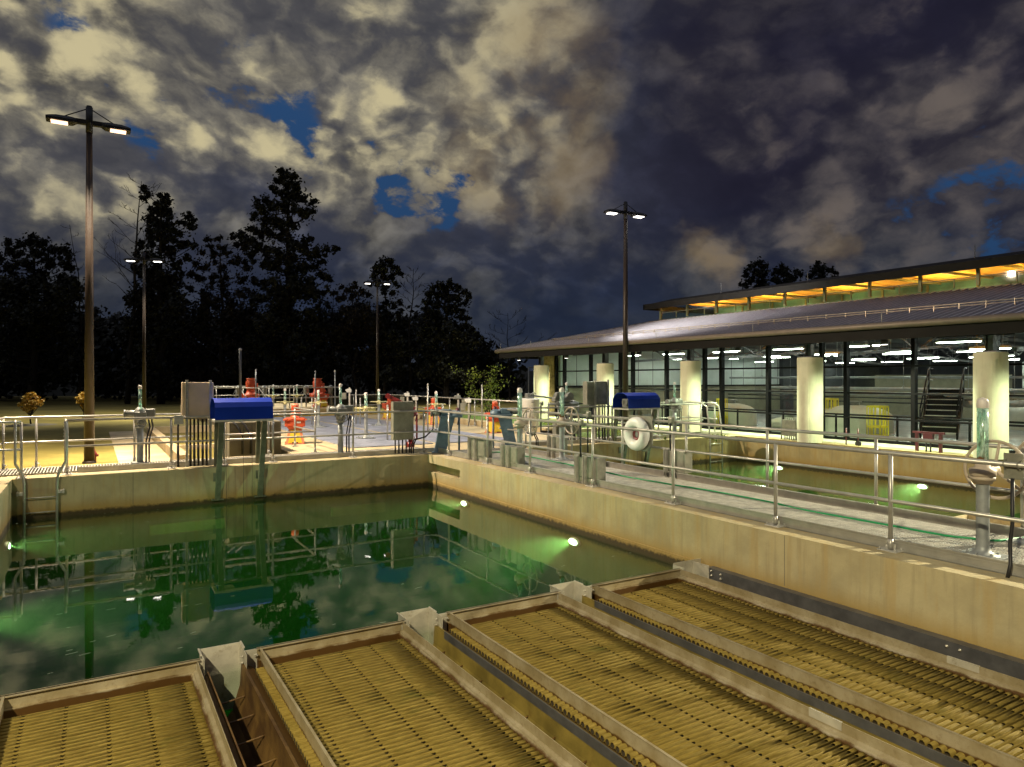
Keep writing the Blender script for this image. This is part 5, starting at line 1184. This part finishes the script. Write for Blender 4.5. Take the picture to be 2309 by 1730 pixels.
# staircase
t = thing('staircase', 'dark steel staircase inside the building between the fourth and nearest columns', 'staircase', (0,0,0))
a = PD(2118, 854, 21.0); b = PD(2168, 854, 23.0); a.z = 0; b.z = 0; dr = (b-a); up_ = Vector((-dr.y, dr.x, 0)).normalized()*.0
sd = Vector((FW.y, -FW.x, 0)).normalized(); run = Vector((.93,.36,0)).normalized(); side = Vector((run.y,-run.x,0))
base = Vector((22.9,12.1,0))
for s_ in (-.5,.5):
    mb = MB(); p0 = base+side*s_; p1 = base+side*s_+run*1.9+Vector((0,0,1.35)); mb.beam(p0+Vector((0,0,.1)), p1, .05, .22); mb.build('stringer', M['mull'], t)
    mb = MB(); mb.tube([p0+Vector((0,0,.95)), p1+Vector((0,0,.9)), p1+Vector((0,0,.9))+run*.9], .022, 8); mb.tube([p0+Vector((0,0,.55)), p1+Vector((0,0,.5)), p1+Vector((0,0,.5))+run*.9], .018, 8)
    for f in (0,.5,1): pp = p0.lerp(p1, f); mb.cyl(pp, pp+Vector((0,0,.92)), .025, n=8)
    mb.build('handrail', M['mull'], t)
for k in range(8):
    p = base+run*(.12+k*.24)+Vector((0,0,.18+k*.17)); mb = MB(); mb.rbox(p, (.26,1.0,.03), math.atan2(run.y, run.x)); o = mb.build('tread', M['galv'], t)
    mb = MB(); mb.rbox(p+run*.11+Vector((0,0,.09)), (.015,1.0,.15), math.atan2(run.y, run.x)); mb.build('riser', M['mull'], o)
mb = MB(); mb.rbox(base+run*2.5+Vector((0,0,1.33)), (1.2,1.0,.05), math.atan2(run.y, run.x)); mb.build('landing', M['mull'], t)
# gallery, low rails and pipe runs inside
t = thing('indoor_railing', 'black low railing just behind the glass wall of the building', 'railing')
mb = MB()
for z in (.85,1.05): mb.cyl((30,-4,z),(30,27,z), .03, n=8)
for k in range(14): mb.cyl((21.0,0+k*2.05,0),(21.0,k*2.05,.74), .035, n=8)
mb.cyl((21.0,0,.74),(21.0,27,.74), .03, n=8); mb.build('rail', M['mull'], t)
t = thing('pipe_run', 'long grey pipes hung across the inside of the building', 'pipes')
for (xa, ya, xb, yb, z, r_) in ((24.5,-3,24.5,27,1.35,.07),(27.0,4,27.0,22,1.50,.06),(29,-3,29,26,1.95,.05),(22.2,8,27,8,1.3,.05),(25,12.3,30,10.5,1.05,.12)):
    mb = MB(); mb.cyl((xa,ya,z),(xb,yb,z), r_, n=10)
    for k in range(7): f = (k+.5)/7; xx, yy_ = xa+(xb-xa)*f, ya+(yb-ya)*f; mb.cyl((xx,yy_,z),(xx,yy_,3.6), .008, n=4); mb.ring((xx,yy_,z+.03), (1,0,0) if xa != xb else (0,1,0), r_+.03, .01, 12, 5)
    mb.build('pipe', M['greyp'], t)
# items on the strip under the canopy
q = PX(1781, 968, 18.62); t = thing('junction_cabinet', 'pale green-lit electrical box on conduits beside the fourth column', 'electrical box', (18.62,q.y,0))
mb = MB(); mb.bbox((-.1,-.28,.12),(.12,.22,.62), .01); mb.bbox((-.1,-.60,.10),(.1,-.34,.78), .01); mb.build('box', M['cab'], t)
mb = MB()
for k in range(6): mb.cyl((0,-.22+k*.08,.13),(0,-.22+k*.08,.0), .018, n=6); mb.cyl((0,-.22+k*.08,.6),(0,-.22+k*.08,.68), .02, n=6)
for y in (-.3,.26): mb.cyl((-.06,y,0),(-.06,y,.72), .02, n=6)
mb.build('conduit', M['greym'], t)
q = PX(2094, 1022, 18.65); t = thing('pipe_stand', 'small maroon pipe stand on two legs before the glass wall', 'pipe stand', (18.65,q.y,0))
mb = MB()
for y in (-.30,.30): mb.box((-.03,y-.035,0),(.03,y+.035,.50))
mb.box((-.035,-.40,.47),(.035,.40,.52)); mb.box((-.05,-.12,.24),(.05,.12,.47)); mb.build('frame', M['maroon'], t)
mb = MB(); mb.cyl((0,-.05,0),(0,-.05,.25), .02, n=8); mb.cyl((0,.06,0),(0,.06,.25), .02, n=8); mb.build('pipe', M['black'], t)
for px, lb, wh in ((1908,'thin maroon rod on the strip right of the fourth column',0),(1935,'thin maroon rod with a dark round foot on the bright strip',1)):
    q = PX(px, 1000, 18.6); t = thing('valve_key', lb, 'valve rod', (18.6,q.y,0), 0, 'maroon valve rods')
    mb = MB(); mb.cyl((0,0,0),(0,0,.48), .018, n=8); mb.build('rod', M['maroon'], t)
    if wh: mb = MB(); mb.cyl((-.02,0,.06),(.03,0,.06), .085, n=20); mb.build('foot', M['black'], t)
# gate and ladder at the second basin corner
t = thing('ladder', 'ladder with bent stiles in the far right corner of the second basin', 'ladder')
for x in (17.0, 17.55):
    mb = MB(); mb.tube([(x,16.5,1.075),(x,16.45,1.09),(x,16.2,1.0),(x,16.1,.4),(x,16.08,.1),(x,16.05,-.1),(x,16.05,-1.5)], .024, 8); mb.build('stile', M['alu'], t)
for z in (-.2,-.48,-.76): mb = MB(); mb.tube([(17.0,16.05,z),(17.55,16.05,z)], .013, 6); mb.build('rung', M['alu'], t)
# planted lawn strip by the building
def greencol(t_, v):
    n = t_.noise(v, 1.2, 6, .7); f = t_.noise(v, 12, 6, .75)
    return t_.mix(t_.ramp(f, .4, .7), t_.mix(t_.ramp(n,.35,.65), (.06,.10,.012), (.12,.17,.02)), (.03,.05,.006))
M['green'] = mat('lit_grass', rough=.95, fn=greencol, world=True, bump=.8, bs=14)
mb = MB(); mb.box((13.7,18.2,-.05),(18.2,35.5,.008)); struct(mb.build('lawn', M['green']))
# ---------------------------------------------------------------- trees
def leafcol(a, b):
    def fn(t, v):
        n = t.noise(v, 1.5, 4, .6); return t.mix(t.ramp(n, .3, .7), a, b)
    return fn
M['leaf'] = mat('leaf_dark', rough=.7, fn=leafcol((.007,.009,.004), (.014,.017,.007)), world=True, rvar=0)
M['leafr'] = mat('leaf_russet', rough=.7, fn=leafcol((.013,.009,.004), (.022,.017,.007)), world=True, rvar=0)
M['bark'] = mat('bark', (.022,.018,.014), .9, 0, .3, 3, rvar=0)
M['leafy'] = mat('leaf_yellow', rough=.6, fn=leafcol((.50,.30,.03), (.75,.52,.08)), world=False, rvar=0)
M['leafg'] = mat('leaf_green', rough=.6, fn=leafcol((.10,.15,.015), (.20,.26,.03)), world=False, rvar=0)
def leaves(mb, c, r, n, s, rnd, flat=1.0):
    for _ in range(n):
        v = Vector((rnd.gauss(0,1), rnd.gauss(0,1), rnd.gauss(0,1)*flat)).normalized()*r*(rnd.random()**.42); v.z *= flat
        p = c+v; a = Vector((rnd.uniform(-1,1), rnd.uniform(-1,1), rnd.uniform(-1,1))).normalized(); b = a.orthogonal().normalized(); q_ = s*rnd.uniform(.55,1.25)
        b = (b+a.cross(b)*rnd.uniform(-1,1)).normalized(); c_ = a.cross(b)
        mb.add([p-b*q_, p-c_*q_*.55, p+b*q_, p+c_*q_*.55], [(0,1,2,3)])
def clump_tree(label, tx, base_y, D, clumps, seed=1, leaf='leaf', ls=.22, dens=1.0, trunk_top=None, tr=.26, group='trees in the dark wood beyond the lawn', cat='tree', filler=None, name='leafy_tree'):
    rnd = random.Random(seed); k = D/FPX; b = PD(tx, 854, D); gz = LZ; org = Vector((b.x, b.y, gz))
    cs = []
    for c in clumps:
        x, y, r = c
        dd = rnd.gauss(0, 1)*min(2.0, r*k*1.1); p = PD(x, y, D+dd); cs.append((p-org, r*k))
    if filler:
        x0, x1, y0, y1, n, r = filler
        for _ in range(n):
            dd = rnd.gauss(0,1.4); cs.append((PD(rnd.uniform(x0,x1), rnd.uniform(y0,y1), D+dd)-org, r*k*rnd.uniform(.6,1.3)))
    t = thing(name, label, cat, org, 0, group)
    mb = MB()
    for p, r in cs:
        r *= 1.45
        for _ in range(int(3+5*r)):
            o = Vector((rnd.gauss(0,1), rnd.gauss(0,1), rnd.gauss(0,1))).normalized()*r*rnd.uniform(.05,.85)
            leaves(mb, p+o, r*rnd.uniform(.28,.5), int(dens*22*r+12), ls*.85, rnd, .9)
        leaves(mb, p, r*1.25, int(dens*40*r+10), ls*.7, rnd, 1.0)
    mb.build('crown', M[leaf], t)
    mb = MB(); ty = trunk_top or min(c[1] for c in clumps)+20; top = PD(tx+rnd.uniform(-4,4), ty, D)-org
    tp = [Vector((0,0,0)).lerp(top, f)+Vector((rnd.gauss(0,.12), rnd.gauss(0,.12), 0))*(0 if f in (0,) else 1) for f in (0,.15,.3,.45,.6,.75,.9,1)]
    tp[0] = Vector((0,0,-.05)); mb.tube(tp, [tr*(1-.85*i/7) for i in range(8)], 7)
    for p, r in cs:
        if rnd.random() < .8:
            f = max(.12, min(.96, (p.z-rnd.uniform(.3,1.6)-.1*(p.xy.length))/max(top.z,.1))); i = min(6, int(f*7)); s = tp[i].lerp(tp[i+1], f*7-i)
            m_ = s.lerp(p, .5)+Vector((0,0,-.12*(p-s).length)); mb.tube([s, m_, p], [tr*.30*(1-f*.6), tr*.2*(1-f*.6), .02], 5, cap=False)
    mb.build('trunk', M['bark'], t); return t
def bare_tree(label, tx, top_y, D, spread, seed, tr=.17, start=.35, nb=16, lean=0, dead=True, leafn=0, curl=.3, name='bare_tree', depth=3):
    rnd = random.Random(seed); b = PD(tx, 854, D); org = Vector((b.x,b.y,LZ)); h = H-(top_y-854)*D/FPX-LZ; t = thing(name, label, 'tree', org, 0, 'bare trees beyond the lawn'); mb = MB(); lv = MB()
    tp = []; off = Vector((0,0,0))
    for i in range(12):
        f = i/11; off += Vector((rnd.gauss(0,.10), rnd.gauss(0,.10), 0)); tp.append(Vector((0,0,h*f))+off+RT*lean*f*f)
    mb.tube(tp, [max(.02, tr*(1-.93*i/11)) for i in range(12)], 6)
    def br(p, d, L, r, lev):
        pts = [p]; n = 5; dd = d.copy()
        for i in range(n):
            dd = (dd+Vector((rnd.gauss(0,.22), rnd.gauss(0,.22), rnd.gauss(.06,.2)))*curl*1.6).normalized(); pts.append(pts[-1]+dd*L/n)
            if lev < depth and rnd.random() < .75:
                nd = (dd+Vector((rnd.uniform(-1,1), rnd.uniform(-1,1), rnd.uniform(-.4,.9)))*.9).normalized(); br(pts[-1], nd, L*rnd.uniform(.25,.45), r*.5, lev+1)
        mb.tube(pts, [max(.012, r*(1-.8*i/n)) for i in range(n+1)], 4, cap=False)
    for k in range(nb):
        f = start+(1-start)*(k+.5)/nb; i = min(10, int(f*11)); s = tp[i].lerp(tp[i+1], f*11-i); sg = (-1 if k % 2 else 1); a = rnd.uniform(-.6,.6)
        d = (RT*sg*math.cos(a)+FW*math.sin(a)+Vector((0,0,rnd.uniform(.25,.85)))).normalized(); L = spread*(1.1-.75*((f-start)/(1-start)))*rnd.uniform(.7,1.2); br(s, d, L, tr*.38*(1.15-f), 1)
    mb.build('trunk', M['bark'], t); return t
T = clump_tree
T('tallest leafy tree, left of centre, rising high above the wood', 646, 905, 58, [(635,388,9),(650,392,10),(663,400,11),(628,408,10),(646,412,14),(672,420,12),(618,426,11),(636,436,15),(660,440,15),(684,448,12),(708,456,8),(600,452,12),(580,458,9),(590,474,13),(612,468,15),(640,470,18),(664,476,14),(690,486,12),(706,478,8),(574,488,9),(628,500,18),(652,508,16),(600,500,11),(568,517,9),(585,521,12),(606,528,13),(634,536,17),(656,546,15),(690,550,14),(672,556,15),(543,536,9),(558,545,11),(575,556,13),(598,565,14),(624,572,18),(655,580,20),(690,574,16),(714,568,11),(736,562,8),(757,564,7),(728,584,11),(706,600,12),(680,606,18),(650,616,20),(616,606,16),(590,590,13),(566,572,10),(728,618,10),(742,628,8),(700,636,16),(672,648,20),(636,654,22),(600,640,16),(714,664,14),(590,674,18)], 3, tr=.42, filler=(580,735,660,860,46,22), dens=1.15)
T('dark leafy tree behind the second lamp post, just right of the bare tree', 362, 905, 57, [(326,428,8),(333,436,7),(325,448,7),(366,442,9),(376,452,9),(364,462,10),(340,476,9),(374,474,12),(356,484,14),(384,488,10),(336,494,10),(424,488,9),(436,498,8),(414,502,9),(350,506,14),(370,510,14),(392,518,11),(430,514,9),(404,528,10),(340,524,14),(360,532,15),(382,540,13),(424,546,10),(438,556,8),(408,556,10),(318,552,9),(342,550,14),(366,560,16),(310,568,8),(390,566,12),(330,578,14),(356,590,18),(420,584,9),(392,596,13),(302,600,10),(318,612,13),(340,622,16),(372,626,18),(404,622,11)], 7, tr=.32, filler=(296,420,630,860,40,22), dens=1.1)
T('lighter leafy tree between the second lamp post and the tallest tree', 500, 905, 60, [(468,540,7),(494,538,7),(476,556,9),(498,558,9),(456,570,8),(510,572,8),(524,534,7),(540,530,8),(554,536,9),(566,542,8),(534,550,9),(548,560,10),(520,590,10),(484,582,12),(444,596,9),(462,602,11),(500,604,12),(540,590,11),(560,598,11),(430,618,9),(448,626,11),(478,630,13),(512,632,14),(548,626,12),(572,630,12),(424,650,10),(460,658,14),(500,664,16),(540,660,16)], 11, 'leafr', .20, .75, tr=.22, filler=(420,580,660,850,40,20))
T('broad round dark tree at the left edge of the photo', 70, 905, 56, [(18,548,9),(46,552,9),(74,536,11),(96,546,10),(62,550,12),(112,560,10),(128,566,9),(146,562,9),(156,578,9),(34,574,14),(84,572,16),(110,588,14),(140,592,11),(158,606,10),(6,580,10),(60,598,18),(20,610,16),(100,616,18),(140,626,14),(164,636,9),(40,640,20),(84,650,20),(124,660,16),(10,660,18),(160,668,9)], 13, tr=.35, filler=(-40,165,640,860,56,24), dens=1.15)
T('small spindly tree just right of the tallest tree', 752, 905, 60, [(740,652,6),(752,664,6),(768,650,7),(760,676,8),(742,690,8),(770,700,8),(752,716,10)], 17, 'leafr', .18, .8, tr=.12, filler=(735,790,700,850,16,16))
T('thin-crowned tree left of the third lamp post', 802, 905, 58, [(786,652,8),(800,646,8),(816,656,8),(830,666,7),(776,672,8),(796,668,10),(812,684,10),(786,696,10),(826,700,9),(800,716,12)], 19, 'leafr', .20, .9, tr=.18, filler=(770,850,700,850,24,18))
T('upright pine with flat needle clumps behind the third lamp post', 868, 905, 57, [(862,590,7),(870,586,7),(880,594,7),(854,600,7),(846,612,7),(866,606,9),(886,606,8),(898,610,6),(842,626,7),(860,622,10),(884,622,9),(904,618,5),(852,640,8),(874,640,9),(834,640,5),(894,640,7),(866,658,8),(888,662,7),(870,680,7),(888,690,7),(862,696,8),(902,684,6),(876,708,9),(898,706,7)], 23, 'leaf', .20, 1.3, tr=.18, filler=(845,915,700,850,22,16), name='pine_tree')
T('round-headed tree at the right end of the wood', 1008, 905, 56, [(976,650,8),(990,644,8),(1004,648,9),(1016,642,8),(1030,652,8),(1046,660,8),(1058,668,6),(968,664,9),(984,668,12),(1006,668,14),(1030,676,12),(1048,684,9),(962,684,9),(984,692,14),(1010,696,16),(1036,704,12),(966,710,12),(1050,714,8),(992,720,16),(1022,728,15)], 29, tr=.26, filler=(950,1050,720,850,30,18))
T('low dark tree descending at the right end of the wood', 1066, 905, 60, [(1056,748,7),(1066,744,8),(1076,756,8),(1086,768,7),(1050,764,10),(1070,774,10),(1090,782,8),(1060,792,12),(1084,800,10)], 31, tr=.14, filler=(1040,1110,790,870,16,14))
for px, ty, sd, lb in ((1708,592,41,'tallest dark tree behind the clerestory roof'),(1748,604,43,'middle dark tree behind the clerestory roof'),(1850,598,47,'right-hand dark tree behind the clerestory roof')):
    if sd == 41: cl = [(1700,596,7),(1712,592,7),(1722,600,7),(1690,606,7),(1706,610,10),(1724,614,8),(1682,620,7),(1698,628,11),(1716,632,10),(1680,642,9),(1706,650,12),(1728,646,8)]
    elif sd == 43: cl = [(1760,602,7),(1772,608,7),(1750,612,8),(1764,618,9),(1780,622,7),(1748,630,9),(1768,636,10),(1796,612,6),(1806,618,6),(1790,630,8),(1756,650,10)]
    else: cl = [(1846,598,7),(1858,604,7),(1838,610,8),(1852,616,9),(1872,612,7),(1884,618,6),(1828,624,7),(1848,630,10),(1870,630,9),(1858,644,10)]
    T(lb, px, 905, 70, cl, sd, tr=.25, dens=1.2, group='trees behind the building')
bare_tree('tall bare dead tree with wide drooping limbs left of the second lamp post', 291, 412, 57, 3.6, 5, .22, .40, 18, .9)
bare_tree('thin bare tree directly right of the big left lamp post', 178, 508, 57, 1.3, 9, .12, .35, 14, -.3)
bare_tree('slender bare tree between the pine and the round-headed tree', 928, 604, 57, 1.9, 12, .15, .5, 16, .2)
bare_tree('small crooked bare tree standing alone above the left end of the roof', 1150, 706, 60, 2.6, 21, .10, .45, 10, -.6)
# dense wood behind
mb = MB(); rnd = random.Random(99)
for i in range(420):
    x = rnd.uniform(-60, 1150); D = rnd.uniform(62, 80); lim = 700 if x < 960 else 700+(x-960)*.62
    y = rnd.uniform(lim+30*rnd.random(), 880); c = PD(x, y, D); r = rnd.uniform(1.2,2.2)
    leaves(mb, c, r, 90, .34, rnd, .8)
for i in range(130):
    x = rnd.uniform(-400, -40); c = PD(x, rnd.uniform(560, 880), rnd.uniform(58,75)); leaves(mb, c, 2.2, 70, .4, rnd, .8)
tag(mb.build('woodland', M['leaf']), 'dark mass of undergrowth and trees filling the wood behind the lawn', 'wood', kind='stuff')
mb = MB(); pts_ = []
for i in range(61):
    x = -900+i*2600/60; D = 95; top = (3.2+1.6*math.sin(i*1.3)+1.1*math.sin(i*.55+1)) if x < 1130 else 2.2; p = PD(x, 854, D); pts_.append((p.x, p.y, top))
vs = []
for x, y, z in pts_: vs += [(x-FW.x*14,y-FW.y*14,-.3),(x,y,z),(x+FW.x*40,y+FW.y*40,z+1.2)]
fs = []
for i in range(60): fs += [(3*i,3*i+3,3*i+4,3*i+1),(3*i+1,3*i+4,3*i+5,3*i+2)]
mb.add(vs, fs, True); struct(mb.build('hill', mat('dark_hill', (.012,.014,.008), .95, 0, .3, .2, world=True)))
# small lit garden trees
def sapling(label, tx, base_y, top_y, w, mtl, seed, D, n=900, ls=.05, name='young_tree', cr=.55, multi=False):
    rnd = random.Random(seed); b = PD(tx, 854, D); org = Vector((b.x,b.y,LZ)); h = H-(top_y-854)*D/FPX-LZ; wr = w*D/FPX/2
    t = thing(name, label, 'tree', org, 0, 'young garden trees'); mb = MB(); lv = MB()
    stems = 4 if multi else 1
    ends = []
    for s_ in range(stems):
        d0 = Vector((rnd.uniform(-.5,.5), rnd.uniform(-.5,.5), 0))*(1 if multi else .1); tp = [Vector((0,0,0))]
        for i in range(6): tp.append(Vector((d0.x*wr*(i+1)/3, d0.y*wr*(i+1)/3, h*.85*(i+1)/6))+Vector((rnd.gauss(0,.03), rnd.gauss(0,.03), 0)))
        mb.tube(tp, [.035*(1-.8*i/6) for i in range(7)], 6)
        if not multi:
            for k in range(46):
                v = Vector((rnd.gauss(0,1), rnd.gauss(0,1), rnd.gauss(0,1))).normalized()*(rnd.random()**.4); e = Vector((v.x*wr*.9, v.y*wr*.9, h*(.66+.30*v.z)))
                s0 = tp[min(6, max(1, int(6*min(1, e.z/h*.75))))]; mb.tube([s0, s0.lerp(e,.5)+Vector((0,0,-.03)), e], [.013,.009,.004], 5, cap=False); ends.append(e)
        for k in range(0 if not multi else 22 // stems + 5):
            f = rnd.uniform(1-cr-.05, 1); i = min(5, int(f*6)); s0 = tp[i].lerp(tp[min(i+1,6)], f*6-i); a = rnd.uniform(0, 6.283)
            L = wr*rnd.uniform(.5,1.05)*math.sin(min(1,(1.04-f)/cr*.9+.28)*math.pi*.9)**.6; e = s0+Vector((math.cos(a)*L, math.sin(a)*L, L*rnd.uniform(.2,.8)))
            mb.tube([s0, s0.lerp(e,.5)+Vector((0,0,-.04)), e], [.012,.008,.004], 5, cap=False); ends += [e, s0.lerp(e,.6), s0.lerp(e,.8)]
    for e in ends: leaves(lv, e, wr*(.34 if multi else .20), max(3, n//len(ends)), ls, rnd, .8)
    mb.build('trunk', M['bark'], t); lv.build('crown', M[mtl], t); return t
sapling('small golden-leaved tree on the lawn at the left, lit by the lamp', 70, 962, 884, 54, 'leafy', 3, 31, 1500, .06)
sapling('golden-leaved sapling half hidden behind the big left lamp post', 188, 955, 882, 40, 'leafy', 4, 34, 2200, .055)
sapling('small yellow-green bush-like tree left of the building, lit from the right', 1107, 925, 826, 92, 'leafg', 5, 32, 1000, .055, cr=.8, multi=True)
sapling('dim small tree half hidden behind the leftmost column', 1248, 925, 862, 50, 'leafg', 6, 36, 300, .055, cr=.8, multi=True)
mb = MB(); rnd = random.Random(8)
for (px, py, n_) in ((1385,978,60),(1240,960,40),(1617,990,14),(1512,985,12)):
    for i in range(n_):
        q = PZ(px+rnd.gauss(0,12), py+rnd.gauss(0,3), .02); leaves(mb, q+Vector((0,0,.05)), .12, 14, .035, rnd, .8)
tag(mb.build('ground_cover', M['leafg']), 'tufts of bright green weeds along the strip before the columns', 'weeds', kind='stuff')
q = PD(70, 854, 31); mb = MB(); mb.lathe((q.x,q.y,LZ), [(1.0,.005),(.8,.03),(0,.05)], 24); tag(mb.build('mulch_ring', M['concdark']), 'round patch of dark mulch at the foot of the golden tree', 'mulch')
